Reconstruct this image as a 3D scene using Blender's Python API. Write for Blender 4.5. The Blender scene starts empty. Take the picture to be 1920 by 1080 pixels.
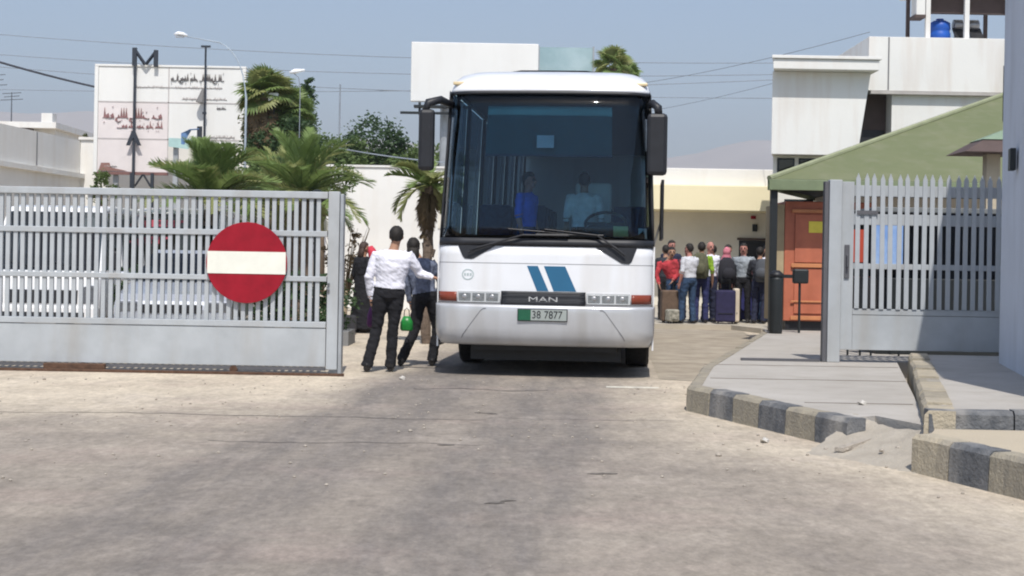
import bpy, bmesh, math, random
from mathutils import Vector, Matrix, kdtree
import numpy as np
random.seed(7); rng = np.random.default_rng(7)
C = bpy.context.scene.collection
SC = bpy.context.scene
PI = math.pi
R = math.radians

# ------------------------------------------------------------ camera, sky, sun, exposure
cam = bpy.data.cameras.new('camera'); cam.lens = 52.5; cam.sensor_width = 36.0
cam.shift_y = -0.026; cam.clip_end = 9000
co = bpy.data.objects.new('camera', cam); C.objects.link(co)
ROLL = 0.018
cs, sn = math.cos(ROLL), math.sin(ROLL)
co.matrix_world = Matrix(((cs, -sn, 0, 0), (0, 0, -1, 0), (sn, cs, 0, 1.35), (0, 0, 0, 1)))
SC.camera = co
SUN_EL, SUN_AZ = R(57), R(176)          # compass bearing the light comes from (0 = +Y, clockwise)
w = bpy.data.worlds.new('World'); SC.world = w; w.use_nodes = True
nt = w.node_tree; nt.nodes.clear()
sky = nt.nodes.new('ShaderNodeTexSky'); sky.sky_type = 'NISHITA'; sky.sun_disc = False
sky.sun_elevation = SUN_EL; sky.sun_rotation = SUN_AZ; sky.altitude = 0
sky.air_density = 1.0; sky.dust_density = 1.3; sky.ozone_density = 2.2
bg = nt.nodes.new('ShaderNodeBackground'); bg.inputs['Strength'].default_value = 0.142
wo = nt.nodes.new('ShaderNodeOutputWorld')
nt.links.new(sky.outputs[0], bg.inputs['Color']); nt.links.new(bg.outputs[0], wo.inputs['Surface'])
sl = bpy.data.lights.new('sun', 'SUN'); sl.energy = 4.6; sl.angle = R(0.53); sl.color = (1.0, 0.955, 0.89)
so = bpy.data.objects.new('sun', sl); C.objects.link(so)
sd = Vector((math.sin(SUN_AZ) * math.cos(SUN_EL), math.cos(SUN_AZ) * math.cos(SUN_EL), math.sin(SUN_EL)))
so.rotation_euler = sd.to_track_quat('Z', 'Y').to_euler(); so.location = sd * 60
SC.view_settings.view_transform = 'Standard'; SC.view_settings.look = 'None'
SC.view_settings.gamma = 1.0; SC.view_settings.exposure = 0.12
SC.view_settings.use_curve_mapping = False
SC.cycles.filter_width = 2.0

# ------------------------------------------------------------ materials
MATS = {}
def mat(name, col, rough=0.6, metal=0.0, var=0.12, scale=3.0, bump=0.0, bscale=40.0, col2=None, spec=0.4, coat=0.0, dirt=None):
    if name in MATS: return MATS[name]
    m = bpy.data.materials.new(name); m.use_nodes = True; n = m.node_tree.nodes; l = m.node_tree.links
    b = n['Principled BSDF']; b.inputs['Roughness'].default_value = rough; b.inputs['Metallic'].default_value = metal
    b.inputs['Specular IOR Level'].default_value = spec
    if coat: b.inputs['Coat Weight'].default_value = coat; b.inputs['Coat Roughness'].default_value = 0.08
    tc = n.new('ShaderNodeTexCoord')
    nz = n.new('ShaderNodeTexNoise'); nz.inputs['Scale'].default_value = scale; nz.inputs['Detail'].default_value = 6; nz.inputs['Roughness'].default_value = 0.62
    l.new(tc.outputs['Object'], nz.inputs['Vector'])
    rp = n.new('ShaderNodeValToRGB'); rp.color_ramp.elements[0].position = 0.32; rp.color_ramp.elements[1].position = 0.68
    c2 = col2 if col2 else tuple(min(1, c * (1 + var)) for c in col)
    c1 = col if col2 else tuple(c * (1 - var) for c in col)
    rp.color_ramp.elements[0].color = (*c1, 1); rp.color_ramp.elements[1].color = (*c2, 1)
    l.new(nz.outputs['Fac'], rp.inputs['Fac'])
    last = rp.outputs['Color']
    if dirt:                                   # rain streaks / grime: (colour, amount)
        mp = n.new('ShaderNodeMapping'); mp.inputs['Scale'].default_value = (2.2, 2.2, 0.3)
        l.new(tc.outputs['Object'], mp.inputs['Vector'])
        n2 = n.new('ShaderNodeTexNoise'); n2.inputs['Scale'].default_value = 1.6; n2.inputs['Detail'].default_value = 7
        l.new(mp.outputs[0], n2.inputs['Vector'])
        r2 = n.new('ShaderNodeValToRGB'); r2.color_ramp.elements[0].position = 0.48; r2.color_ramp.elements[1].position = 0.72
        r2.color_ramp.elements[1].color = (dirt[1],) * 3 + (1,)
        l.new(n2.outputs['Fac'], r2.inputs['Fac'])
        mx = n.new('ShaderNodeMix'); mx.data_type = 'RGBA'; l.new(r2.outputs['Color'], mx.inputs['Factor'])
        l.new(last, mx.inputs['A']); mx.inputs['B'].default_value = (*dirt[0], 1); last = mx.outputs['Result']
    l.new(last, b.inputs['Base Color'])
    if bump:
        nb = n.new('ShaderNodeTexNoise'); nb.inputs['Scale'].default_value = bscale; nb.inputs['Detail'].default_value = 4
        l.new(tc.outputs['Object'], nb.inputs['Vector'])
        bp = n.new('ShaderNodeBump'); bp.inputs['Strength'].default_value = bump; bp.inputs['Distance'].default_value = 0.02
        l.new(nb.outputs['Fac'], bp.inputs['Height']); l.new(bp.outputs['Normal'], b.inputs['Normal'])
    MATS[name] = m; return m

def glass(name, tint, refl=0.9, rough=0.02, base=0.05):
    if name in MATS: return MATS[name]
    m = bpy.data.materials.new(name); m.use_nodes = True; n = m.node_tree.nodes; l = m.node_tree.links; n.clear()
    o = n.new('ShaderNodeOutputMaterial'); t = n.new('ShaderNodeBsdfTransparent'); t.inputs[0].default_value = (*tint, 1)
    g = n.new('ShaderNodeBsdfGlossy'); g.inputs['Roughness'].default_value = rough; g.inputs[0].default_value = (refl,) * 3 + (1,)
    f = n.new('ShaderNodeFresnel'); f.inputs[0].default_value = 1.52
    mx = n.new('ShaderNodeMixShader'); l.new(f.outputs[0], mx.inputs[0]); l.new(t.outputs[0], mx.inputs[1]); l.new(g.outputs[0], mx.inputs[2])
    l.new(mx.outputs[0], o.inputs[0]); MATS[name] = m; return m

M = {}
M['asphalt'] = None
M['gate'] = mat('gate_paint', (0.385, 0.41, 0.43), 0.6, 0.0, 0.10, 2.5, 0.05, 60, dirt=((0.30, 0.28, 0.25), 0.45))
M['gate_dark'] = mat('gate_dark_steel', (0.12, 0.12, 0.13), 0.6, 0.3)  # plain dark steel for gate rails, stop post, bolts and lock
M['rust'] = mat('rusty_steel', (0.10, 0.055, 0.035), 0.85, 0.1, 0.35, 12, 0.3, 60)
M['red'] = mat('sign_red', (0.27, 0.008, 0.020), 0.7, 0, 0.16, 5, spec=.2)
M['sign_white'] = mat('sign_white', (0.74, 0.74, 0.66), 0.5, 0, 0.06, 5)
M['busw'] = mat('bus_white_paint', (0.69, 0.70, 0.72), 0.28, 0, 0.03, 1.5, coat=0.5, dirt=((0.52, 0.49, 0.45), 0.4))
M['buss'] = mat('bus_silver_paint', (0.50, 0.51, 0.53), 0.35, 0.25, 0.06, 2, coat=0.3, dirt=((0.30, 0.28, 0.25), 0.4))
M['black'] = mat('black_plastic', (0.015, 0.016, 0.02), 0.5, 0, 0.25, 8)
M['seam'] = mat('seam_dark', (0.16, 0.16, 0.17), 0.7)
M['rubber'] = mat('tyre_rubber', (0.022, 0.022, 0.022), 0.85, 0, 0.3, 20, 0.2, 50)
M['steel'] = mat('rim_steel', (0.35, 0.35, 0.36), 0.4, 0.7)
M['stripe'] = mat('stripe_blue', (0.012, 0.10, 0.20), 0.35, 0, 0.05, 4, coat=0.3)
M['lens'] = mat('headlight_lens', (0.20, 0.21, 0.23), 0.12, 0.5, 0.25, 25)
M['amber'] = mat('indicator_amber', (0.21, 0.045, 0.025), 0.25, 0, 0.1, 20)
M['chrome'] = mat('bright_trim', (0.62, 0.62, 0.63), 0.25, 0.6, 0.05)
M['plate'] = mat('plate_grey', (0.30, 0.33, 0.315), 0.5)
M['plate_green'] = mat('plate_green', (0.01, 0.09, 0.045), 0.5)
M['glass_bus'] = glass('windscreen_glass', (0.64, 0.80, 0.88), .45)
M['glass_dark'] = glass('tinted_glass', (0.10, 0.12, 0.15))
M['glass_car'] = glass('car_glass', (0.16, 0.20, 0.23))
M['dash'] = mat('dashboard_grey', (0.05, 0.055, 0.06), 0.7)
M['seat'] = mat('seat_cloth', (0.03, 0.06, 0.16), 0.9, 0, 0.3, 20)
M['seatcover'] = mat('seat_cover_pale', (0.85, 0.84, 0.76), 0.9)
M['shade'] = mat('visor_teal', (0.05, 0.125, 0.14), 0.8)
M['interior'] = mat('interior_panel', (0.07, 0.09, 0.13), 0.8)
M['paper'] = mat('paper_white', (0.70, 0.73, 0.75), 0.8)
M['paper_green'] = mat('paper_yellow_green', (0.50, 0.58, 0.28), 0.8)
M['white_wall'] = mat('white_plaster', (0.72, 0.71, 0.68), 0.85, 0, 0.05, 0.7, 0.15, 18, dirt=((0.62, 0.57, 0.50), 0.35))
M['white_wall2'] = mat('white_render', (0.70, 0.695, 0.67), 0.85, 0, 0.04, 0.5, 0.12, 14, dirt=((0.56, 0.49, 0.43), 0.42))
M['cream'] = mat('cream_fascia', (0.78, 0.70, 0.47), 0.7, 0, 0.04, 1)
M['beige'] = mat('beige_render', (0.68, 0.65, 0.57), 0.85, 0, 0.08, 0.8, 0.1, 16)
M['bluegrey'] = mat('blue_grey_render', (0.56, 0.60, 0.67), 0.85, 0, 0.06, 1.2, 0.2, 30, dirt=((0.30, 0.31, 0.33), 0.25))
M['green_roof'] = mat('green_roof_sheet', (0.125, 0.145, 0.068), 0.75, 0, 0.08, 0.9, col2=(0.148, 0.162, 0.082), dirt=((0.20, 0.20, 0.13), 0.4))
M['green_trim'] = mat('green_trim', (0.17, 0.21, 0.12), 0.6)
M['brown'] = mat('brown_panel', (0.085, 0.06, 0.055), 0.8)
M['orange'] = mat('orange_metal', (0.44, 0.135, 0.075), 0.55, 0, 0.14, 3, 0.05, 30, dirt=((0.35, 0.10, 0.05), 0.5))
M['orange2'] = mat('orange_trim', (0.52, 0.21, 0.09), 0.55, 0, 0.12, 6)
M['yellow'] = mat('yellow_notice', (0.72, 0.60, 0.08), 0.7)
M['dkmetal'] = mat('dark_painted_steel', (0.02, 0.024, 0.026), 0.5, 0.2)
M['greypost'] = mat('grey_steel', (0.36, 0.38, 0.40), 0.5, 0.4)
M['bb_white'] = mat('billboard_white', (0.70, 0.70, 0.68), 0.6, 0, 0.03, 0.5, dirt=((0.62, 0.60, 0.56), 0.3))
M['bb_pink'] = mat('billboard_pink', (0.66, 0.61, 0.60), 0.6, 0, 0.06, 1.2)
M['bb_teal'] = mat('billboard_teal', (0.36, 0.47, 0.50), 0.6, 0, 0.0, 0.9, col2=(0.22, 0.33, 0.36))
M['ink'] = mat('faded_ink', (0.13, 0.12, 0.12), 0.8)
M['ink2'] = mat('faded_maroon_ink', (0.26, 0.14, 0.14), 0.8)
M['ink3'] = mat('pale_ink', (0.45, 0.42, 0.41), 0.8)
M['truss'] = mat('dark_truss', (0.035, 0.042, 0.055), 0.6, 0.3)
M['blue_sign'] = mat('blue_sign', (0.06, 0.13, 0.33), 0.5, 0, 0.4, 3, col2=(0.16, 0.28, 0.48))
M['tank_blue'] = mat('tank_blue', (0.015, 0.09, 0.42), 0.45)
M['kerb_dark'] = mat('kerb_black_paint', (0.075, 0.080, 0.088), 0.9, 0, 0.3, 9, 0.6, 45, col2=(0.17, 0.172, 0.175), dirt=((0.34, 0.32, 0.29), 0.75))
M['kerb_tan'] = mat('kerb_worn_yellow', (0.34, 0.30, 0.225), 0.9, 0, 0.2, 8, 0.6, 45, col2=(0.25, 0.225, 0.18), dirt=((0.20, 0.185, 0.165), 0.5))
M['kerb_yellow'] = mat('kerb_sand_yellow', (0.44, 0.38, 0.28), 0.9, 0, 0.2, 8, 0.6, 45, col2=(0.34, 0.30, 0.23), dirt=((0.26, 0.235, 0.20), .5))
M['fabric_red'] = mat('poster_red', (0.42, 0.06, 0.03), 0.8)
M['poster_blue'] = mat('poster_blue', (0.40, 0.54, 0.75), 0.7, 0, 0.0, 2.2, col2=(0.12, 0.26, 0.60))
M['bark'] = mat('bark', (0.13, 0.095, 0.065), 0.95, 0, 0.35, 8, 0.8, 25)
M['palm_bark'] = mat('palm_bark', (0.14, 0.105, 0.08), 0.95, 0, 0.35, 10, 0.9, 20)
M['leaf'] = mat('leaf_mid', (0.075, 0.125, 0.035), 0.6, 0, 0, 1.3, col2=(0.15, 0.21, 0.07))
M['leaf_dark'] = mat('leaf_dark', (0.030, 0.065, 0.026), 0.6, 0, 0, 1.6, col2=(0.07, 0.12, 0.045))
M['leaf_olive'] = mat('leaf_olive', (0.10, 0.115, 0.045), 0.65, 0, 0, 1.3, col2=(0.19, 0.19, 0.08))
M['frond'] = mat('frond_green', (0.13, 0.20, 0.055), 0.5, 0, 0, 2.0, col2=(0.24, 0.32, 0.11))
M['frond_y'] = mat('frond_yellow', (0.20, 0.235, 0.07), 0.5, 0, 0, 2.0, col2=(0.34, 0.35, 0.15))
M['frond_dead'] = mat('frond_dead', (0.14, 0.10, 0.055), 0.9, 0, 0, 3.0, col2=(0.24, 0.18, 0.11))
def leafy(m):            # thin leaves let light through
    n = m.node_tree.nodes; l = m.node_tree.links; b = n['Principled BSDF']; o = n['Material Output']
    src = b.inputs['Base Color'].links[0].from_socket
    t = n.new('ShaderNodeBsdfTranslucent'); l.new(src, t.inputs['Color']); x = n.new('ShaderNodeMixShader'); x.inputs[0].default_value = .38
    l.new(b.outputs[0], x.inputs[1]); l.new(t.outputs[0], x.inputs[2]); l.new(x.outputs[0], o.inputs['Surface'])
for k in ('leaf', 'leaf_dark', 'leaf_olive', 'frond', 'frond_y', 'frond_dead'): leafy(M[k])
M['cable'] = mat('cable_dark', (0.06, 0.065, 0.08), 0.7)
M['cable_thin'] = mat('cable_pale', (0.22, 0.25, 0.29), 0.7)
M['carw'] = mat('car_white', (0.78, 0.78, 0.78), 0.3, 0, 0.02, 1, coat=0.6)
M['cars'] = mat('car_silver', (0.42, 0.44, 0.48), 0.3, 0.4, 0.04, 1, coat=0.6)
M['stone'] = mat('rubble_stone', (0.36, 0.32, 0.27), 0.95, 0, 0.25, 9, 0.6, 40)
M['hill'] = mat('far_hill', (0.42, 0.37, 0.33), 1.0, 0, 0.1, 0.004)

# ------------------------------------------------------------ mesh helper
class MB:
    def __init__(s): s.v = []; s.f = []; s.m = []
    def add(s, vs, fs, mi=0):
        o = len(s.v); s.v += [tuple(v) for v in vs]
        for f in fs: s.f.append(tuple(i + o for i in f)); s.m.append(mi)
        return s
    def box(s, x0, x1, y0, y1, z0, z1, mi=0):
        return s.add([(x0,y0,z0),(x1,y0,z0),(x1,y1,z0),(x0,y1,z0),(x0,y0,z1),(x1,y0,z1),(x1,y1,z1),(x0,y1,z1)],
              [(0,3,2,1),(4,5,6,7),(0,1,5,4),(1,2,6,5),(2,3,7,6),(3,0,4,7)], mi)
    def prism_y(s, poly, y0, y1, mi=0):          # polygon in x,z (counter-clockwise seen from -Y)
        n = len(poly)
        vs = [(x, y0, z) for x, z in poly] + [(x, y1, z) for x, z in poly]
        return s.add(vs, [tuple(range(n)), tuple(range(2*n-1, n-1, -1))] + [(i, i+n, (i+1) % n + n, (i+1) % n) for i in range(n)], mi)
    def prism_x(s, poly, x0, x1, mi=0):          # polygon in y,z
        n = len(poly)
        vs = [(x0, y, z) for y, z in poly] + [(x1, y, z) for y, z in poly]
        return s.add(vs, [tuple(range(n-1, -1, -1)), tuple(range(n, 2*n))] + [(i, (i+1) % n, (i+1) % n + n, i+n) for i in range(n)], mi)
    def prism_z(s, poly, z0, z1, mi=0):
        n = len(poly)
        vs = [(x, y, z0) for x, y in poly] + [(x, y, z1) for x, y in poly]
        return s.add(vs, [tuple(range(n-1, -1, -1)), tuple(range(n, 2*n))] + [(i, (i+1) % n, (i+1) % n + n, i+n) for i in range(n)], mi)
    def loft(s, pts, radii, n=10, mi=0, ref=None, cap=True):
        pts = [Vector(p) for p in pts]; k = len(pts); o = []
        for i, p in enumerate(pts):
            t = (pts[min(i+1, k-1)] - pts[max(i-1, 0)])
            t = t.normalized() if t.length > 1e-7 else Vector((0, 0, 1))
            r = Vector(ref) if ref is not None else (Vector((1, 0, 0)) if abs(t.x) < 0.9 else Vector((0, 1, 0)))
            a = (r - t * r.dot(t)).normalized(); b = t.cross(a)
            q = radii[i]; rx, ry = q if isinstance(q, (tuple, list)) else (q, q)
            o.append([p + a * (rx * math.cos(2*PI*j/n)) + b * (ry * math.sin(2*PI*j/n)) for j in range(n)])
        vs = [v for ring in o for v in ring]; fs = []
        for i in range(k-1):
            for j in range(n):
                fs.append((i*n+j, i*n+(j+1) % n, (i+1)*n+(j+1) % n, (i+1)*n+j))
        if cap: fs += [tuple(range(n-1, -1, -1)), tuple(range((k-1)*n, k*n))]
        return s.add(vs, fs, mi)
    def cyl(s, p0, p1, r0, r1=None, n=12, mi=0): return s.loft([p0, p1], [r0, r0 if r1 is None else r1], n, mi)
    def tube(s, pts, r, n=8, mi=0): return s.loft(pts, [r]*len(pts), n, mi)
    def sphere(s, c, rx, ry=None, rz=None, n=14, k=9, mi=0):
        ry = rx if ry is None else ry; rz = rx if rz is None else rz
        vs = [(c[0], c[1], c[2]-rz)]
        for i in range(1, k):
            a = -PI/2 + PI*i/k
            vs += [(c[0]+rx*math.cos(a)*math.cos(2*PI*j/n), c[1]+ry*math.cos(a)*math.sin(2*PI*j/n), c[2]+rz*math.sin(a)) for j in range(n)]
        vs.append((c[0], c[1], c[2]+rz)); fs = []
        for j in range(n): fs.append((0, 1+(j+1) % n, 1+j))
        for i in range(k-2):
            for j in range(n):
                fs.append((1+i*n+j, 1+i*n+(j+1) % n, 1+(i+1)*n+(j+1) % n, 1+(i+1)*n+j))
        b = 1+(k-2)*n
        for j in range(n): fs.append((b+j, b+(j+1) % n, len(vs)-1))
        return s.add(vs, fs, mi)
    def mesh(s, name, mats):
        me = bpy.data.meshes.new(name); me.from_pydata(s.v, [], s.f)
        for m in (mats if isinstance(mats, (list, tuple)) else [mats]): me.materials.append(M[m] if isinstance(m, str) else m)
        if any(s.m): me.polygons.foreach_set('material_index', s.m)
        me.update(); return me
    def build(s, name, mats, parent=None, smooth=False, bevel=0.0, loc=None):
        o = bpy.data.objects.new(name, s.mesh(name, mats)); C.objects.link(o)
        if parent: o.parent = parent
        if loc: o.location = loc
        if smooth: o.data.polygons.foreach_set('use_smooth', [True]*len(o.data.polygons))
        if bevel:
            b = o.modifiers.new('bevel', 'BEVEL'); b.width = bevel; b.segments = 2; b.limit_method = 'ANGLE'; b.angle_limit = R(35)
        return o

def tag(o, label, cat, group=None):
    o['label'] = label; o['category'] = cat
    if group: o['group'] = group
    return o
def thing(name, label, cat, loc=(0, 0, 0), rz=0.0, group=None):
    o = bpy.data.objects.new(name, None); C.objects.link(o); o.location = loc; o.rotation_euler = (0, 0, rz); o.empty_display_size = 0.2
    return tag(o, label, cat, group)
def struct(o): o['kind'] = 'structure'; return o
def share(name, me, parent, loc=(0, 0, 0), rot=(0, 0, 0), scale=(1, 1, 1)):
    o = bpy.data.objects.new(name, me); C.objects.link(o); o.parent = parent
    o.location = loc; o.rotation_euler = rot; o.scale = scale; return o
def text_obj(name, s, size, mats, parent, loc, rot=(PI/2, 0, 0), ext=0.003, sx=1.0):
    cu = bpy.data.curves.new(name, 'FONT'); cu.body = s; cu.size = size; cu.extrude = ext; cu.align_x = 'CENTER'; cu.align_y = 'CENTER'
    t = bpy.data.objects.new(name, cu); C.objects.link(t); dg = bpy.context.evaluated_depsgraph_get()
    me = bpy.data.meshes.new_from_object(t.evaluated_get(dg)); bpy.data.objects.remove(t); me.materials.clear(); me.materials.append(M[mats])
    o = bpy.data.objects.new(name, me); C.objects.link(o); o.parent = parent; o.location = loc; o.rotation_euler = rot; o.scale = (sx, 1, 1)
    return o

# ------------------------------------------------------------ ground
def ground_material():
    m = bpy.data.materials.new('dusty_asphalt'); m.use_nodes = True; n = m.node_tree.nodes; l = m.node_tree.links
    b = n['Principled BSDF']; b.inputs['Roughness'].default_value = 0.92; b.inputs['Specular IOR Level'].default_value = 0.2
    tc = n.new('ShaderNodeTexCoord')
    def noise(sc, det=6, map_s=None, rough=0.6):
        z = n.new('ShaderNodeTexNoise'); z.inputs['Scale'].default_value = sc; z.inputs['Detail'].default_value = det; z.inputs['Roughness'].default_value = rough
        if map_s:
            mp = n.new('ShaderNodeMapping'); mp.inputs['Scale'].default_value = map_s; l.new(tc.outputs['Object'], mp.inputs['Vector']); l.new(mp.outputs[0], z.inputs['Vector'])
        else: l.new(tc.outputs['Object'], z.inputs['Vector'])
        return z.outputs['Fac']
    def ramp(x, a, bb, ca=(0, 0, 0), cb=(1, 1, 1)):
        r = n.new('ShaderNodeValToRGB'); r.color_ramp.elements[0].position = a; r.color_ramp.elements[1].position = bb
        r.color_ramp.elements[0].color = (*ca, 1); r.color_ramp.elements[1].color = (*cb, 1); l.new(x, r.inputs['Fac']); return r.outputs['Color']
    def mix(f, a, bb, mode='MIX'):
        x = n.new('ShaderNodeMix'); x.data_type = 'RGBA'; x.blend_type = mode
        for s_, v in (('Factor', f), ('A', a), ('B', bb)):
            if isinstance(v, (tuple, float)): x.inputs[s_].default_value = (*v, 1) if isinstance(v, tuple) else v
            else: l.new(v, x.inputs[s_])
        return x.outputs['Result']
    def math_(op, a, bb=0.0, c=None):
        x = n.new('ShaderNodeMath'); x.operation = op
        for i, v in enumerate((a, bb) if c is None else (a, bb, c)):
            if isinstance(v, (int, float)): x.inputs[i].default_value = v
            else: l.new(v, x.inputs[i])
        return x.outputs[0]
    sep = n.new('ShaderNodeSeparateXYZ'); l.new(tc.outputs['Object'], sep.inputs[0]); X, Y = sep.outputs[0], sep.outputs[1]
    grey = ramp(noise(1.1, 8), 0.3, 0.7, (0.150, 0.136, 0.116), (0.225, 0.204, 0.172))
    sand = ramp(noise(0.8, 7), 0.3, 0.7, (0.285, 0.256, 0.204), (0.375, 0.34, 0.272))
    wob = math_('MULTIPLY', math_('SUBTRACT', noise(0.5, 9, None, .68), 0.5), 7.0)
    def band(v, a, bb):                              # smoothstep
        x = n.new('ShaderNodeMapRange'); x.interpolation_type = 'SMOOTHSTEP'; x.inputs['From Min'].default_value = a; x.inputs['From Max'].default_value = bb
        l.new(v, x.inputs['Value']); return x.outputs[0]
    # sand blown against the gate and the kerbs, kept off the driven lane
    yy = math_('ADD', Y, wob)
    s1 = band(yy, 11.0, 14.6)
    lane = math_('SUBTRACT', X, math_('MULTIPLY_ADD', Y, 0.10, -1.72)); lw = math_('ADD', math_('ABSOLUTE', lane), math_('MULTIPLY', wob, 0.22))
    off = band(lw, 0.9, 2.0)
    sandf = math_('MULTIPLY', s1, math_('MULTIPLY_ADD', off, 0.8, 0.2))
    side = band(math_('ADD', math_('MULTIPLY_ADD', Y, 0.28, X), math_('MULTIPLY', wob, 0.35)), 3.9, 5.5)
    sandf = math_('MAXIMUM', sandf, math_('MULTIPLY', side, 0.8))
    col = mix(sandf, grey, sand)
    col = mix(math_('MULTIPLY', math_('SUBTRACT', 1.0, off), math_('MULTIPLY_ADD', s1, .30, .26)), col, (.118, .108, .098))
    # reddish and dark stains of their own shape
    col = mix(math_('MULTIPLY', ramp(noise(0.55, 6, (1, 1.8, 1)), 0.52, 0.72), 0.35), col, (0.23, 0.185, 0.165))
    st = ramp(noise(0.9, 8, (1.0, 0.55, 1), 0.7), 0.56, 0.70)
    col = mix(math_('MULTIPLY', st, math_('MULTIPLY_ADD', math_('SUBTRACT', 1.0, off), 0.42, 0.16)), col, (0.085, 0.08, 0.075))
    # two worn wheel tracks down the lane
    for cx in (-1.05, -.45, 0.5, 1.0):
        t = math_('ABSOLUTE', math_('SUBTRACT', lane, cx)); tr = math_('SUBTRACT', 1.0, band(math_('ADD', t, math_('MULTIPLY', wob, 0.06)), 0.08, 0.42))
        col = mix(math_('MULTIPLY', tr, ramp(noise(2.6, 8, (1.6, 0.16, 1), .7), 0.34, 0.64, (0.16,)*3, (0.78,)*3)), col, (0.10, 0.095, 0.09))
    # oil spots
    vo = n.new('ShaderNodeTexVoronoi'); vo.inputs['Scale'].default_value = 0.75; mpv = n.new('ShaderNodeMapping'); mpv.inputs['Scale'].default_value = (1, 0.42, 1)
    l.new(tc.outputs['Object'], mpv.inputs['Vector'])
    dist = n.new('ShaderNodeMix'); dist.data_type = 'RGBA'; dist.inputs['Factor'].default_value = 0.12
    nzc = n.new('ShaderNodeTexNoise'); nzc.inputs['Scale'].default_value = 4; l.new(tc.outputs['Object'], nzc.inputs['Vector'])
    l.new(mpv.outputs[0], dist.inputs['A']); l.new(nzc.outputs['Color'], dist.inputs['B']); l.new(dist.outputs['Result'], vo.inputs['Vector'])
    sp = ramp(vo.outputs['Distance'], 0.05, 0.11, (1,)*3, (0,)*3)
    spk = ramp(noise(0.5, 3), 0.5, 0.56)
    col = mix(math_('MULTIPLY', math_('MULTIPLY', sp, spk), 0.55), col, (0.05, 0.047, 0.045))
    # fine aggregate
    col = mix(0.35, col, ramp(noise(55, 4), 0.3, 0.7, (0.55,)*3, (1.0,)*3), 'MULTIPLY')
    mott = ramp(noise(6, 9, (1, .42, 1), .75), .28, .72, (.70, .69, .68), (1.22, 1.2, 1.2)); col = mix(.75, col, mott, 'MULTIPLY')
    smear = ramp(noise(1.5, 9, (1.2, .6, 1), .72), .5, .68); col = mix(math_('MULTIPLY', smear, .30), col, (.115, .105, .098))
    pale = ramp(noise(1.1, 9, (1.1, .55, 1), .72), .55, .75); col = mix(math_('MULTIPLY', pale, .35), col, (.33, .30, .265))
    grit = ramp(noise(17, 8, (1, .5, 1), .75), .3, .7, (.66, .655, .65), (1.25, 1.25, 1.24)); col = mix(.8, col, grit, 'MULTIPLY')
    fleck = ramp(noise(5.5, 5, (1.0, .45, 1), .6), .69, .76); col = mix(math_('MULTIPLY', fleck, .6), col, (.07, .064, .058))
    wfl = ramp(noise(9.5, 4, (1.0, .5, 1), .6), .73, .78); col = mix(math_('MULTIPLY', wfl, .5), col, (.42, .39, .34))
    col = mix(1.0, col, (1.80, 1.75, 1.73), 'MULTIPLY')
    l.new(col, b.inputs['Base Color'])
    bp = n.new('ShaderNodeBump'); bp.inputs['Strength'].default_value = 0.5; bp.inputs['Distance'].default_value = 0.012
    l.new(math_('ADD', noise(38, 5), math_('MULTIPLY', noise(4, 4), 1.5)), bp.inputs['Height']); l.new(bp.outputs['Normal'], b.inputs['Normal'])
    return m
M['ground'] = ground_material()
M['conc'] = mat('pavement_concrete', (0.36, 0.335, 0.30), 0.92, 0, 0.1, 1.1, 0.35, 40, col2=(0.43, 0.405, 0.37), dirt=((0.28, 0.25, 0.21), 0.35))
M['dirt'] = mat('dusty_soil', (0.40, 0.36, 0.30), 0.95, 0, 0.15, 5, 0.5, 40, col2=(0.32, 0.285, 0.235))
g = MB(); g.add([(-3500, -200, 0), (3500, -200, 0), (3500, 5000, 0), (-3500, 5000, 0)], [(0, 1, 2, 3)])
struct(g.build('ground', 'ground'))
# worn seams across the apron (a saw cut and two cracks)
def crack(pts, wd, name='pavement_crack'):
    b = MB(); L = []; Rr = []
    for i, (x, y) in enumerate(pts):
        h = wd * (0.5 + 0.5 * random.random()); L.append((x, y - h, 0.004)); Rr.append((x, y + h, 0.004))
    n_ = len(pts); b.add(L + Rr, [(i, i+1, n_+i+1, n_+i) for i in range(n_-1)])
    return struct(b.build(name, mat('crack_dark', (0.09, 0.082, 0.075), 0.95, 0, 0.2, 6)))
def wander(x0, x1, y, n_=40, a=0.05):
    p = []; d = 0
    for i in range(n_):
        d = d * 0.9 + random.uniform(-a, a); p.append((x0 + (x1 - x0) * i / (n_ - 1), y + d))
    return p
crack(wander(-6.5, -0.2, 12.75), 0.012); crack(wander(-2.2, -0.2, 10.95, 24, 0.04), 0.010); crack(wander(-0.1, 1.5, 12.9, 20, 0.03), 0.008)
crack(wander(-1.0, 0.4, 15.6, 20, 0.05), 0.02)
# gate track set in the ground
tb = MB(); tb.box(-9, -1.9, 17.05, 17.12, 0.002, 0.03); struct(tb.build('gate_track', 'rust'))
pm = MB(); pm.box(1.05, 1.62, 16.2, 16.30, 0.001, 0.006); struct(pm.build('road_marking', mat('worn_road_paint', (0.62, 0.60, 0.52), 0.8, 0, 0.2, 9)))
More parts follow.
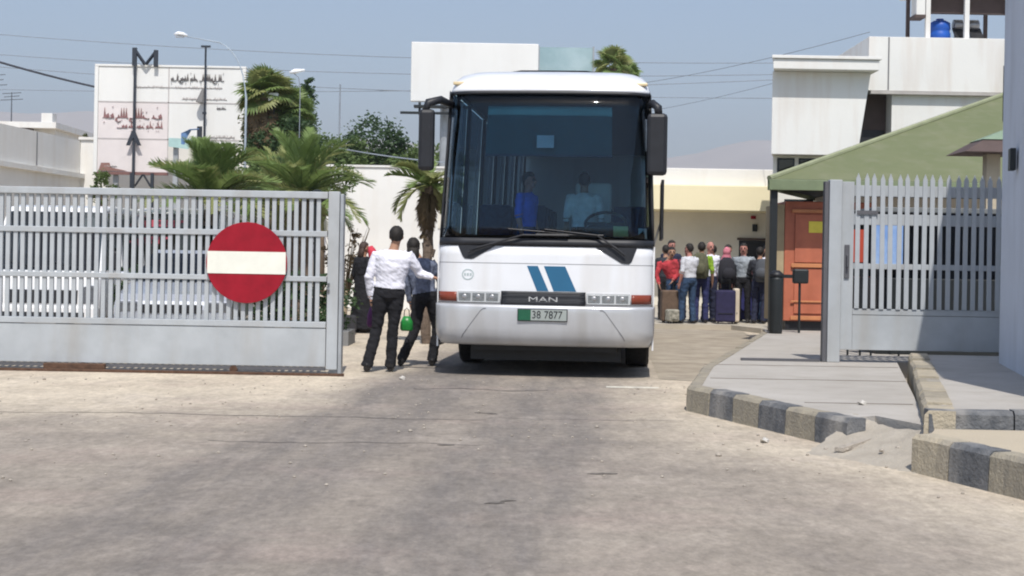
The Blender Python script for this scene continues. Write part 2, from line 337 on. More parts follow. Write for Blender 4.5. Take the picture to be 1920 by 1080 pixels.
# drifting litter and pebbles
lb = MB()
for i in range(420):
    x = random.uniform(-6, 4.2); y = random.uniform(8.4, 17); r = random.uniform(0.004, 0.013) * (1 + (random.random() < 0.05))
    lb.sphere((x, y, r*0.5), r, r*random.uniform(.6, 1.3), r*0.7, 6, 4, 0)
o = lb.build('pebbles', 'stone'); tag(o, 'small pebbles scattered over the dusty apron', 'pebbles'); o['kind'] = 'stuff'
for x, y, a in ((-0.42, 10.9, 0.1), (-0.05, 8.35, 0.5), (0.62, 9.55, 0.0), (-0.2, 13.2, -0.2)):
    b = MB()
    for k in range(5):
        t = random.uniform(-.08, .08); b.loft([(t-.04, k*.012-.03, .004), (t, k*.012-.03+random.uniform(-.02, .02), .006), (t+.05, k*.012-.03, .003)], [(.002, .002), (.008, .003), (.002, .002)], 6)
    o = b.build('litter_scrap', mat('litter_dark', (0.13, 0.118, 0.105), 0.95), loc=(x, y, 0)); o.rotation_euler.z = a
    tag(o, 'flattened dark scrap of litter on the asphalt', 'litter', 'dark scraps on the apron')
for x, y in ((-1.22, 16.8), (2.9, 12.3), (1.95, 11.4)):
    b = MB(); n_ = 7
    b.loft([(0, 0, .002), (0.01, 0, .02), (0, .005, .03)], [(.05, .03), (.045, .028), (.02, .01)], n_)
    o = b.build('paper_scrap', mat('dirty_paper', (.50, .48, .44), .9), loc=(x, y, 0.22 if x > 2.8 else 0.001)); o.rotation_euler.z = random.random()*3
    tag(o, 'crumpled white scrap of paper on the ground', 'litter', 'white paper scraps')

# ------------------------------------------------------------ pavements with painted kerb blocks
PZ = 0.22
isl = MB()
isl.prism_z([(1.70, 13.85), (2.60, 11.25), (2.80, 11.42), (3.02, 10.75), (4.66, 18.0), (6.3, 18.0), (6.3, 17.4), (14, 17.4), (14, 27.5), (4.55, 27.0), (4.35, 25.4), (2.22, 16.6)], -0.2, PZ)
isl_o = struct(isl.build('pavement', 'conc'))
def kerb_run(parent, p0, p1, n_, h, wd, mats, z0=-0.1, jit=0.012):
    d = Vector((p1[0]-p0[0], p1[1]-p0[1], 0)); L = d.length / n_; d.normalize(); nrm = Vector((-d.y, d.x, 0))
    for i in range(n_):
        a = Vector((p0[0], p0[1], 0)) + d * (L*i); hh = h + random.uniform(-jit, jit)
        b = MB(); rows = []
        k = 6
        for j in range(k + 1):
            t = 0.006 + (L - 0.012) * j / k; c = a + d * t
            e = [random.uniform(-.006, .006) for _ in range(3)]
            rows.append([c + nrm*(0.0+e[0]) + Vector((0, 0, z0)), c + nrm*(0.012+e[1]) + Vector((0, 0, hh-.03)), c + nrm*(.04+e[1]) + Vector((0, 0, hh+e[2])), c + nrm*wd + Vector((0, 0, hh+e[2]*.5)), c + nrm*wd + Vector((0, 0, z0))])
        vs = [v for r_ in rows for v in r_]; fs = []
        for j in range(k):
            for q in range(4): fs.append((j*5+q, (j+1)*5+q, (j+1)*5+q+1, j*5+q+1))
        fs += [(0, 1, 2, 3, 4), tuple(k*5+q for q in (4, 3, 2, 1, 0))]
        b.add(vs, fs); b.build('kerb_block', mats[i % len(mats)], parent)
# left island: six blocks, black and worn yellow, then a slanted low edge beside the lane
kerb_run(isl_o, (1.63, 13.79), (2.50, 11.08), 6, PZ+0.012, 0.17, ['kerb_tan', 'kerb_dark'])
kerb_run(isl_o, (4.24, 25.4), (2.12, 16.6), 14, PZ+0.006, 0.14, ['kerb_tan'], jit=.004)
kerb_run(isl_o, (2.12, 16.6), (1.63, 13.83), 5, PZ+0.006, 0.14, ['kerb_tan'], jit=.004)
for (x0, y0, x1, y1) in ((2.0, 14.9, 3.95, 14.9), (2.45, 12.4, 3.35, 12.4), (2.2, 16.95, 4.4, 17.0)):
    b = MB(); b.box(x0, x1, y0-.008, y0+.008, PZ+.001, PZ+.005); b.build('slab_joint', mat('joint_dark', (0.20, 0.18, 0.155), 0.95), isl_o)
# raised platform by the wall
P2 = 0.345
pl = MB(); pl.prism_z([(3.12, 10.72), (6.0, 10.62), (7.2, 17.55), (4.72, 17.55)], 0.0, P2-.004); pl_o = struct(pl.build('raised_pavement', 'conc'))
kerb_run(pl_o, (4.66, 17.52), (2.94, 10.60), 13, P2+.008, .22, ['kerb_yellow', 'kerb_tan', 'kerb_yellow'], 0.0, .012)
kerb_run(pl_o, (2.97, 10.58), (6.0, 10.48), 5, P2+.006, .16, ['kerb_dark', 'kerb_dark', 'kerb_tan'], 0.0, .008)
# near lower pavement with large blocks
nl = MB(); nl.prism_z([(2.80, 9.95), (3.16, 8.72), (3.5, 7.6), (7, 7.6), (7, 10.40), (2.98, 10.44)], -0.2, 0.232); nl_o = struct(nl.build('lower_pavement', mat('sandy_concrete', (0.46, 0.395, 0.29), 0.92, 0, 0.12, 1.5, .4, 40, col2=(0.42, 0.36, 0.27))))
kerb_run(nl_o, (2.67, 9.92), (3.05, 8.70), 3, 0.245, .17, ['kerb_yellow', 'kerb_dark', 'kerb_tan'], -0.1, .008)
kerb_run(nl_o, (3.05, 8.70), (3.40, 7.60), 2, 0.245, .17, ['kerb_tan', 'kerb_dark'], -0.1, .008)
# broken dirt slope between the kerbs
def mound(name, poly_fn, nx, ny, m, seed=1):
    rs = random.Random(seed); b = MB(); vs = []
    for j in range(ny+1):
        for i in range(nx+1):
            x, y, z = poly_fn(i/nx, j/ny); vs.append((x+rs.uniform(-.01, .01), y+rs.uniform(-.01, .01), z+rs.uniform(-.005, .006)))
    b.add(vs, [(j*(nx+1)+i, j*(nx+1)+i+1, (j+1)*(nx+1)+i+1, (j+1)*(nx+1)+i) for j in range(ny) for i in range(nx)])
    return b.build(name, m, None, True)
def slope(u, v):
    a = Vector((2.10, 10.75)).lerp(Vector((2.66, 9.75)), u); c = Vector((2.66, 11.50)).lerp(Vector((3.06, 10.58)), u)
    p = a.lerp(c, v); return p.x, p.y, -0.012 + (PZ + 0.02) * (v ** 1.3) * (1 - .25*math.sin(u*PI))
struct(mound('broken_verge', slope, 26, 22, 'dirt'))
for i, (x, y, r) in enumerate(((2.42, 10.72, .022), (2.62, 10.5, .018), (2.75, 10.55, .02), (2.3, 10.85, .016))):
    b = MB(); b.sphere((0, 0, 0), r, r*1.3, r*.7, 8, 6)
    b.v = [(vx*random.uniform(.75, 1.2), vy*random.uniform(.75, 1.2), vz*random.uniform(.8, 1.1)) for vx, vy, vz in b.v]
    o = b.build('stone', 'stone', loc=(x, y, .03 + .12*max(0, (x-2.3)))); tag(o, 'loose stone on the broken dirt verge between the kerbs', 'stone', 'stones on the verge')
b = MB(); b.add([(0, 0, 0), (.32, .28, .04), (.36, .24, .05), (.05, -.05, .0), (0, 0, .03), (.32, .28, .07), (.36, .24, .08), (.05, -.05, .03)], [(0, 3, 2, 1), (4, 5, 6, 7), (0, 1, 5, 4), (1, 2, 6, 5), (2, 3, 7, 6), (3, 0, 4, 7)])
tag(b.build('broken_slab', 'stone', loc=(2.34, 10.72, .03)), 'thin broken slab tilted against the end of the striped kerb', 'slab')
# raised yard behind, where the travellers stand
yd = MB(); yd.prism_z([(2.75, 31.2), (4.6, 31.2), (5.0, 29.8), (14, 29.8), (14, 46), (2.75, 46)], -.1, .1); struct(yd.build('yard_pavement', mat('yard_concrete', (0.42, 0.38, 0.31), .9, 0, .1, 1.2, .3, 30)))
br = MB(); br.add([(1.75, 17.5, .004), (2.25, 17.2, .004), (4.3, 25.4, .004), (4.8, 31.1, .004), (2.8, 31.1, .004), (2.1, 23, .004)], [(0, 1, 2, 3, 4, 5)]); struct(br.build('dirt_strip', mat('brown_dirt', (0.25, 0.212, 0.165), .95, 0, .2, 2.0, .5, 30, col2=(0.40, 0.35, 0.275))))
# ------------------------------------------------------------ sliding gate on the left
GY = 17.30
gt = thing('sliding_gate', 'pale grey steel sliding gate of upright bars with solid lower panel', 'gate', (-5.5, GY, 0))
gx0, gx1 = -3.2, 3.36           # local extent
b = MB(); b.box(gx0, gx1, -.03, .03, .09, .535); b.build('lower_panel', 'gate', gt, bevel=.006)
b = MB(); b.box(gx0, gx1, -.04, .04, .54, .61); b.build('rail', 'gate', gt, bevel=.006)
b = MB(); b.box(gx0, gx1, -.035, .035, 1.075, 1.135); b.build('rail', 'gate', gt, bevel=.006)
b = MB(); b.box(gx0, gx1, -.035, .035, 1.595, 1.66); b.build('rail', 'gate', gt, bevel=.006)
b = MB(); b.box(gx0, gx1, -.045, .045, 2.035, 2.115); b.build('top_rail', 'gate', gt, bevel=.008)
sm = MB(); sm.box(-.0235, .0235, -.018, .018, .612, 2.033); sme = sm.mesh('slat', 'gate')
x = gx0 + .04; k = 0
while x < gx1 - .06:
    share('slat', sme, gt, (x, 0, 0), (0, R(random.uniform(-.12, .12)), 0)); x += .0855
b = MB(); b.box(3.37, 3.50, -.06, .06, .06, 2.12); b.build('end_post', 'gate', gt, bevel=.008)
b = MB(); b.box(3.51, 3.55, -.08, .09, .0, 2.09); b.build('guide_post', 'greypost', gt, bevel=.005)
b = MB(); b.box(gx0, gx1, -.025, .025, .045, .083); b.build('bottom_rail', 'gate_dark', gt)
for x in (-2.9, -1.2, .55, 2.3): 
    b = MB(); b.cyl((x, -.03, .045), (x, .03, .045), .045, n=14); b.build('roller', 'rust', gt)
b = MB(); b.box(.12, .83, -.10, -.035, .02, .085); b.build('drive_housing', 'rust', gt, bevel=.01)
for z in (.95, 1.02): 
    b = MB(); b.box(3.375, 3.40, -.075, -.061, z, z+.04); b.build('bolt', 'gate_dark', gt)
ns = thing('no_entry_sign', 'round red no entry sign with white bar fixed on the sliding gate', 'sign', (-3.06, GY-.075, 1.28))
def disc(r, y0, y1, n_=48): return MB().prism_y([(r*math.cos(2*PI*i/n_), r*math.sin(2*PI*i/n_)) for i in range(n_)], y0, y1)
disc(.468, -.008, .012).build('disc', 'red', ns, bevel=.004)
b = MB(); b.box(-.452, .452, -.014, -.0085, -.128, .128); b.build('bar', 'sign_white', ns)
b = MB(); b.box(-.02, .02, .013, .026, -.4, .4); b.build('bracket', 'greypost', ns)

# ------------------------------------------------------------ palisade gate on the right
pg = thing('palisade_gate', 'pale grey palisade gate with pointed bars and solid foot panel beside the wall', 'gate', (3.76, 17.80, PZ))
def z_(z): return z - PZ
b = MB(); b.box(0, .15, -.07, .07, 0, 2.17); b.build('post', 'gate', pg, bevel=.008)
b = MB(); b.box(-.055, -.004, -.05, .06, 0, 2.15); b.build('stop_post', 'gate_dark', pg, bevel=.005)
b = MB(); b.box(.155, .30, -.035, .035, z_(.37), 2.15); b.build('stile', 'gate', pg, bevel=.005)
b = MB(); b.box(.302, 2.30, -.025, .025, z_(.37), z_(.785)); b.build('lower_panel', 'gate', pg, bevel=.005)
for z0, z1 in ((.79, .86), (1.335, 1.40), (1.86, 1.99)):
    b = MB(); b.box(.302, 2.30, -.03, .03, z_(z0), z_(z1)); b.build('rail', 'gate', pg, bevel=.004)
b = MB(); b.box(.302, 2.30, -.028, .028, z_(2.20), z_(2.33)); b.build('top_rail', 'gate', pg, bevel=.004)
sm = MB(); sm.prism_y([(-.027, z_(.862)), (.027, z_(.862)), (.027, z_(2.40)), (0, z_(2.47)), (-.027, z_(2.40))], -.045, -.031); pm_ = sm.mesh('pale', 'gate')
for i in range(20): share('pale', pm_, pg, (.345 + i*.0985, 0, random.uniform(-.006, .006)), (0, R(random.uniform(-.3, .3)), 0))
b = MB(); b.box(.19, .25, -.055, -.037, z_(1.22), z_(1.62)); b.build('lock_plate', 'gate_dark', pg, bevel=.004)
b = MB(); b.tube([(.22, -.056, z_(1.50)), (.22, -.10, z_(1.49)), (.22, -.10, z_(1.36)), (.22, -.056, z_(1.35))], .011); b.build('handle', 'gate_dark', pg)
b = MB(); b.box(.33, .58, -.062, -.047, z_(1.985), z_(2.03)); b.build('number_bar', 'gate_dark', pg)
# low steel threshold in the gate's line
b = MB(); b.box(2.75, 3.68, 17.76, 17.84, PZ+.001, PZ+.03); struct(b.build('threshold_rail', 'gate_dark'))

# ------------------------------------------------------------ tall wall on the right edge
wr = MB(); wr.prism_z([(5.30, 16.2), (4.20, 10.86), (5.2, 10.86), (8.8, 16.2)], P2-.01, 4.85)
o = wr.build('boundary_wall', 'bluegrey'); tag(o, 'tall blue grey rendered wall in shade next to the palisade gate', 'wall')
ex = MB(); ex.box(-.06, -.003, -.09, .09, -.11, .11); o = ex.build('wall_box', 'dkmetal', o, bevel=.006); o.location = (5.02, 14.95, 2.46); o.rotation_euler.z = -math.atan2(1.10, 5.34)

# ------------------------------------------------------------ coach
BUS_RZ = -R(5.0)
bus = thing('coach', 'large white touring coach with blue slanted stripes leaving through the gate', 'bus', (0.365, 17.28, 0), BUS_RZ)
def lerp_tab(t, x):
    for (a, va), (c, vc) in zip(t, t[1:]):
        if x <= c: 
            k_ = max(0, (x - a) / (c - a)); return va + (vc - va) * k_
    return t[-1][1]
BZ = 1
RAKE = [(.36, .14), (.42, .06), (.52, .015), (.70, 0), (.84, .0), (.86, .04), (1.0, .045), (1.5, .09), (2.4, .20), (3.4, .38), (3.52, .48), (3.60, .62), (3.66, .86), (3.70, 1.25)]
HW = [(.36, 1.22), (.5, 1.268), (.9, 1.275), (1.5, 1.272), (3.4, 1.200), (3.52, 1.165), (3.60, 1.10), (3.66, 1.01), (3.70, .86)]
CR = .30
def hw(z): return lerp_tab(HW, z)
def S(u, z, off=0.0):
    h = hw(z); x = u * h; ax = abs(x); y = lerp_tab(RAKE, z) + .10 * u * u
    e = ax - (h - CR)
    if e > 0: y += (CR - math.sqrt(max(0, CR*CR - e*e))) * .8
    # outward direction in plan
    du = Vector((-.25 * u * abs(u)**5 * 3.2, 1, 0)); nx = math.copysign(min(.95, (max(0, e) / CR) ** 2), u); nn = Vector((nx, -math.sqrt(1 - nx*nx), 0))
    return Vector((x, y, z)) + nn * off
def us(u0, u1, n_):
    return [math.sin((u0 + (u1-u0)*i/n_)*PI/2*.93) / math.sin(PI/2*.93) if abs(u0) > .98 or abs(u1) > .98 else u0 + (u1-u0)*i/n_ for i in range(n_+1)]
def patch(mb, u0, u1, zs, n_=28, off=0.0, th=.012, mi=0, slant=0.0, zt=None):
    uu = us(u0, u1, n_); zs = list(zs); vs = []
    for z in zs:
        k_ = (z - zs[0]) / (zs[-1] - zs[0]) if len(zs) > 1 else 0
        for u in uu: vs.append(S(max(-1, min(1, u + slant * k_)), z, off))
    for z in zs:
        k_ = (z - zs[0]) / (zs[-1] - zs[0])
        for u in uu: vs.append(S(max(-1, min(1, u + slant * k_)), z, off - th))
    a = len(uu); q = len(zs); o_ = a*q; fs = []
    for j in range(q-1):
        for i in range(a-1):
            p = j*a+i; fs.append((p, p+1, p+a+1, p+a)); fs.append((o_+p, o_+p+a, o_+p+a+1, o_+p+1))
    for i in range(a-1):
        fs.append((i, o_+i, o_+i+1, i+1)); t = (q-1)*a+i; fs.append((t, t+1, o_+t+1, o_+t))
    for j in range(q-1):
        p = j*a; fs.append((p, p+a, o_+p+a, o_+p)); p = j*a+a-1; fs.append((p, o_+p, o_+p+a, p+a))
    return mb.add(vs, fs, mi)
def zr(a, c, n_): return [a + (c-a)*i/n_ for i in range(n_+1)]
LEN = 11.9
# front panel below the windscreen
b = MB(); patch(b, -1, 1, zr(.862, 1.53, 6), 40); b.build('front_panel', 'busw', bus, True)
b = MB(); patch(b, -1, 1, [3.365, 3.40, 3.44, 3.48, 3.52, 3.56, 3.60, 3.63, 3.66, 3.68, 3.70], 40); b.build('roof_dome', 'busw', bus, True)
# roof, sides, rear
b = MB()
prof = [(-1.20, 3.40), (-1.165, 3.52), (-1.10, 3.60), (-1.01, 3.66), (-.86, 3.70), (-.4, 3.73), (.4, 3.73), (.86, 3.70), (1.01, 3.66), (1.10, 3.60), (1.165, 3.52), (1.20, 3.40)]
def ystart(x, z): return S(max(-1, min(1, x / hw(min(z, 3.7)))), min(z, 3.7)).y
vs = [(x, ystart(x, z), z) for x, z in prof] + [(x, 2.0, z) for x, z in prof] + [(x, LEN, z) for x, z in prof]; k = len(prof)
b.add(vs, [(i, i+1, k+i+1, k+i) for i in range(k-1)] + [(k+i, k+i+1, 2*k+i+1, 2*k+i) for i in range(k-1)])
b.add([(x, LEN, z) for x, z in prof] + [(1.275, LEN, .45), (-1.275, LEN, .45)], [tuple(range(k+2))])
b.build('roof', 'busw', bus)
def side_panel(sx):
    b = MB(); yf = S(sx, 1.0).y
    top, bot = 1.55, .33
    pts = [(yf, bot)]
    for ya in (2.55, 8.6):
        pts += [(ya-.60, bot)] + [(ya + .60*math.cos(PI - PI*i/10), .48 + .56*math.sin(PI*i/10)) for i in range(11)] + [(ya+.60, bot)]
    pts += [(LEN, bot), (LEN, top), (yf, top)]
    b.prism_x(pts, sx*1.275 - .01, sx*1.275 + .01)
    return b.build('side_panel', 'busw', bus)
for sx in (-1, 1):
    side_panel(sx)
    b = MB(); y0 = S(sx, 2.2).y + .02
    ww = [(y0, 1.9)] 
    yy_ = y0; 
    for i in range(6):
        L_ = (LEN - .15 - y0) / 6; g_ = MB(); a0 = y0 + L_*i + .03; a1 = a0 + L_ - .06
        g_.add([(sx*1.274, a0, 1.57), (sx*1.274, a1, 1.57), (sx*1.203, a1, 3.39), (sx*1.203, a0, 3.39)], [(0, 1, 2, 3)]); g_.build('side_window', 'glass_dark', bus)
        p_ = MB(); p_.add([(sx*1.27, a1, 1.56), (sx*1.27, a1+.06, 1.56), (sx*1.200, a1+.06, 3.40), (sx*1.200, a1, 3.40), (sx*1.20, a1, 1.56), (sx*1.20, a1+.06, 1.56), (sx*1.15, a1+.06, 3.40), (sx*1.15, a1, 3.40)], [(0, 1, 2, 3), (7, 6, 5, 4), (0, 3, 7, 4), (1, 5, 6, 2)]); p_.build('window_pillar', 'black', bus)
# windscreen with black surround and V notches over the wiper roots
wsc = MB(); patch(wsc, -.955, .955, zr(1.62, 3.335, 12), 40, .004, .006); wsc.build('windscreen', 'glass_bus', bus, True)
b = MB(); patch(b, -1, 1, zr(1.532, 1.62, 2), 40, .010, .03); b.build('windscreen_sill', 'black', bus, True)
b = MB(); patch(b, -1, 1, zr(3.335, 3.370, 2), 40, .010, .03); b.build('windscreen_header', 'black', bus, True)
for sx in (-1, 1):
    b = MB(); u0, u1 = (sx*.955, sx*1.0) if sx > 0 else (-1.0, -.955)
    patch(b, u0, u1, zr(1.62, 3.335, 8), 6, .010, .03); b.build('windscreen_pillar', 'black', bus, True)
def front_poly(mb, poly, off, th=.006, mi=0):
    n_ = len(poly); vs = [S(u, z, off) for u, z in poly] + [S(u, z, off-th) for u, z in poly]
    return mb.add(vs, [tuple(range(n_)), tuple(range(2*n_-1, n_-1, -1))] + [(i, i+n_, (i+1) % n_+n_, (i+1) % n_) for i in range(n_)], mi)
def notch(sx, pts):
    b = MB(); us_ = [p[0] for p in pts]
    # strip built as narrow columns so that it follows the curved panel
    n_ = 16; u0, u1 = pts[0][0], pts[-1][0]
    for i in range(n_):
        a, c = u0+(u1-u0)*i/n_, u0+(u1-u0)*(i+1)/n_
        f = lambda u: lerp_tab(sorted(pts), u)
        if min(f(a), f(c)) < 1.531: front_poly(b, [(a, f(a)), (c, f(c)), (c, 1.5315), (a, 1.5315)], .008, .006)
    return b.build('wiper_notch', 'black', bus)
notch(-1, [(-.80, 1.53), (-.745, 1.375), (-.66, 1.37), (-.45, 1.53)])
notch(1, [(.47, 1.53), (.71, 1.345), (.79, 1.34), (.845, 1.53)])
for u0, u1, arm in ((-.70, .02, [(-.70, 1.45), (-.62, 1.50), (-.2, 1.66), (.22, 1.66)]), (.74, .1, [(.74, 1.44), (.66, 1.52), (.48, 1.67), (.0, 1.73)])):
    b = MB(); b.loft([S(u, z, .05) for u, z in arm], [.013, .013, .011, .008], 8); wp = b.build('wiper', 'black', bus)
    b = MB(); e = arm[-1]; d0 = e[0]-.30 if u0 < 0 else e[0]-.34
    b.loft([S(d0 + (.62*i/8), e[1]+.0 + (.01 if u0 < 0 else -.028*i/8*2), .03) for i in range(9)], [.009]*9, 6); b.build('blade', 'black', wp)
# seams in the front panel
for z in (1.325,): 
    b = MB(); patch(b, -1, 1, [z, z+.006], 40, .002, .004); b.build('panel_seam', 'seam', bus)
# stripes
for (a0, a1, c0, c1) in ((-.155, -.055, -.058, .048), (.0, .195, .094, .30)):
    b = MB(); n_ = 10
    for i in range(n_):
        z0, z1 = 1.302 - .29*i/n_, 1.302 - .29*(i+1)/n_; f = lambda p, q, z: p + (q-p)*(1.302-z)/.29
        front_poly(b, [(f(a0, c0, z1), z1), (f(a1, c1, z1), z1), (f(a1, c1, z0), z0), (f(a0, c0, z0), z0)], .003, .004)
    b.build('stripe', 'stripe', bus)
# emblem ring with three short bars
b = MB(); cc = (-.70, 1.19)
for i in range(28):
    a, c = 2*PI*i/28, 2*PI*(i+1)/28
    q = lambda t, r: (cc[0] + r*math.cos(t)/1.275, cc[1] + r*math.sin(t)*.9)
    front_poly(b, [q(a, .058), q(a, .072), q(c, .072), q(c, .058)], .004, .004)
for k_ in (-.034, 0, .034): front_poly(b, [(cc[0]+(k_-.011)/1.275, 1.175), (cc[0]+(k_+.011)/1.275, 1.175), (cc[0]+(k_+.011)/1.275, 1.205), (cc[0]+(k_-.011)/1.275, 1.205)], .004, .004)
b.build('emblem', mat('emblem_grey', (0.36, 0.42, 0.42), .4), bus)
# grille with lettering
b = MB(); patch(b, -.385, .385, zr(.835, 1.005, 3), 12, .012, .02); gr = b.build('grille', 'black', bus, True)
for z in (.86, .895, .945, .98):
    b = MB(); patch(b, -.37, .37, [z, z+.008], 12, .016, .004); b.build('grille_bar', mat('grille_slat', (.04, .042, .048), .5), gr)
text_obj('lettering', 'MAN', .08, 'chrome', gr, (0.0, -.012 + S(0, .92).y, .905 + .008), ext=.004, sx=2.0)
# lamp clusters
for sx in (-1, 1):
    u0, u1 = (.395, .79) if sx > 0 else (-.79, -.395)
    b = MB(); patch(b, u0, u1, zr(.868, .995, 2), 8, .010, .012); fr = b.build('lamp_frame', 'chrome', bus)
    for i in range(3):
        a = u0 + .012 + i*(u1-u0-.012)/3; c = a + (u1-u0)/3 - .022
        b = MB(); patch(b, a, c, zr(.886, .975, 2), 4, .018, .007); hl = b.build('headlight', 'lens', bus, bevel=.003)
        pc = S((a+c)/2, .93, .019); q = MB(); q.sphere((pc.x, pc.y+.004, .93), .034, .008, .032, 12, 6); q.build('reflector', 'steel', hl, True)
    u0, u1 = (.80, .975) if sx > 0 else (-.975, -.80)
    b = MB(); patch(b, u0, u1, zr(.875, .985, 2), 8, .012, .012); b.build('indicator', 'amber', bus, True)
# bumper
b = MB(); patch(b, -1, 1, [.37, .40, .44, .50, .57, .64, .70, .76, .81, .845], 40, .022, .05); bm_ = b.build('bumper', 'buss', bus, True)
for sx in (-1, 1):
    b = MB(); n_ = 10; P = [(sx*(.52 + .24*t), .80 - .02*t - .33*max(0, t-.15)/.85) for t in [i/n_ for i in range(n_+1)]]
    for (ua, za), (uc, zc) in zip(P, P[1:]):
        p = [(ua, za-.006), (uc, zc-.006), (uc, zc+.006), (ua, za+.006)]
        front_poly(b, p if sx > 0 else p[::-1], .0255, .003)
    b.build('bumper_crease', 'seam', bm_)
b = MB(); patch(b, -.97, .97, [.846, .858], 40, .012, .03); b.build('bumper_gap', 'seam', bus)
pz = .735; py = S(0, pz, .022).y
b = MB(); b.box(-.29, .29, py-.016, py-.002, pz-.072, pz+.072); pt = b.build('number_plate', 'black', bus, bevel=.004)
b = MB(); b.box(-.280, .280, py-.019, py-.0165, pz-.062, pz+.062); b.build('plate_face', 'plate', pt)
b = MB(); b.box(-.280, -.135, py-.022, py-.0195, pz-.062, pz+.062); b.build('plate_strip', 'plate_green', pt)
for tx, tt in ((-.07, '38'), (.125, '7877')): text_obj('plate_number', tt, .125, 'black', pt, (tx, py-.021, pz), ext=.0012, sx=.86)
# roof marker lamps
for u in (-.93, .93):
    p = S(u, 3.48, .0); b = MB(); b.box(-.07, .07, -.04, .03, -.018, .02); o = b.build('marker_lamp', mat('marker_lens', (.62, .50, .30), .3), bus, bevel=.01); o.location = p
# mirrors
for sx in (-1, 1):
    b = MB(); p0 = S(sx*.97, 3.22, .0)
    if sx < 0: pts = [p0, p0+Vector((-.12, -.16, .04)), p0+Vector((-.26, -.22, .0)), p0+Vector((-.29, -.22, -.10))]; c = p0 + Vector((-.27, -.22, -.44))
    else: pts = [p0, p0+Vector((.06, -.12, .02)), p0+Vector((.12, -.16, -.03)), p0+Vector((.13, -.16, -.12))]; c = p0 + Vector((.115, -.16, -.46))
    b.loft(pts, [.035, .05, .05, .045], 10); ar = b.build('mirror_arm', 'black', bus, True)
    b = MB(); b.box(c.x-(.095 if sx < 0 else .12), c.x+(.095 if sx < 0 else .12), c.y-.07, c.y+.05, c.z-.37, c.z+.36); mi_ = b.build('mirror_housing', 'black', bus, bevel=.045)
    b = MB(); b.box(c.x-.075, c.x+.075, c.y+.0505, c.y+.054, c.z-.33, c.z+.32); b.build('mirror_glass', 'chrome', mi_)
# raised luggage flap on the far flank
for yy_ in (5.3,):
    b = MB(); b.box(1.40, 1.445, yy_, yy_+1.5, 1.72, 2.62); fl = b.build('luggage_flap', 'black', bus, bevel=.01)
    for y2 in (yy_+.2, yy_+1.3):
        q = MB(); q.cyl((1.27, y2, 1.50), (1.41, y2, 2.0), .014); q.build('flap_arm', 'steel', fl)
# wheels
def wheel(parent, x, y, r, wd, sx):
    b = MB(); pr = [(r-.13, -wd/2-.004), (r-.03, -wd/2), (r, -wd/2+.03), (r, wd/2-.03), (r-.03, wd/2), (r-.13, wd/2+.004)]
    b.loft([(x+p[1], y, r) for p in pr], [p[0] for p in pr], 28, ref=(0, 1, 0)); t = b.build('wheel', 'rubber', parent, False)
    b = MB(); b.loft([(x+sx*(wd/2-.10), y, r), (x+sx*(wd/2-.01), y, r), (x+sx*(wd/2+.01), y, r)], [r-.14, r-.15, r-.30], 20, ref=(0, 1, 0)); b.build('rim', 'steel', t)
    for i in range(8):
        a = 2*PI*i/8; q = MB(); q.cyl((x+sx*(wd/2), y+.13*math.cos(a)*r/.5, r+.13*math.sin(a)*r/.5), (x+sx*(wd/2+.03), y+.13*math.cos(a)*r/.5, r+.13*math.sin(a)*r/.5), .018, n=6); q.build('wheel_nut', 'steel', t)
for y in (2.55, 8.6):
    for sx in (-1, 1): wheel(bus, sx*1.09, y, .50, .30, sx)
b = MB(); b.box(-1.15, 1.15, 3.2, 7.9, .32, .5); b.box(-1.15, 1.15, 9.3, LEN-.1, .34, .5); b.box(-.85, .85, .35, 3.2, .30, .5); b.cyl((-.95, 2.55, .5), (.95, 2.55, .5), .07); b.build('underbody', 'black', bus)
b = MB(); b.box(-.90, .90, .62, .66, .17, .36); b.build('shade_board', 'black', bus)  # black board added below the bumper to deepen the shade under the coach
# interior
b = MB(); b.box(-1.2, 1.2, .55, LEN-.1, .82, .86); b.build('cabin_floor', 'interior', bus)
b = MB(); b.box(-1.17, 1.17, 1.3, LEN-.1, 3.44, 3.48); b.build('ceiling', 'interior', bus)
b = MB(); b.prism_x([(.42, 1.0), (.98, 1.0), (1.02, 1.50), (.80, 1.60), (.42, 1.56)], -1.12, 1.12); b.build('dashboard', 'dash', bus, bevel=.03)
b = MB(); b.prism_y([(.30, 1.55), (1.05, 1.55), (1.0, 1.72), (.85, 1.80), (.5, 1.80), (.36, 1.72)], .70, .98); b.build('instrument_hood', 'dash', bus, bevel=.03)
b = MB(); n_ = 28; cc = Vector((.68, 1.16, 1.83)); e1 = Vector((1, 0, 0)); e2 = Vector((0, .80, .6))
b.loft([cc + e1*(.25*math.cos(2*PI*i/n_)) + e2*(.25*math.sin(2*PI*i/n_)) for i in range(n_+1)], [.018]*(n_+1), 8, cap=False); st = b.build('steering_wheel', 'dash', bus, True)
b = MB(); b.cyl(cc, (.68, .9, 1.5), .03); b.box(.45, .91, 1.15, 1.18, 1.81, 1.85); b.build('spokes', 'dash', st)
def seat(x, y, m='seat', cover=False, z0=.86):
    b = MB(); b.box(x-.23, x+.23, y-.22, y+.24, z0+.30, z0+.46); se = b.build('seat', m, bus, bevel=.04)
    b = MB(); b.prism_x([(y+.18, z0+.44), (y+.30, z0+.44), (y+.40, z0+1.28), (y+.28, z0+1.30)], x-.23, x+.23); b.build('backrest', 'seatcover' if cover else m, se, bevel=.04)
    b = MB(); b.box(x-.17, x+.17, y-.15, y+.2, z0, z0+.29); b.build('seat_base', 'dash', se)
seat(.50, 1.62, 'seat', True, 1.08)
for r_ in range(4):
    for x in (-.95, -.46, .46, .95):
        seat(x, 3.6 + r_*.85)
b = MB(); patch(b, -.60, .62, zr(2.62, 3.20, 5), 12, -.10, .01); b.build('sun_visor', 'shade', bus)
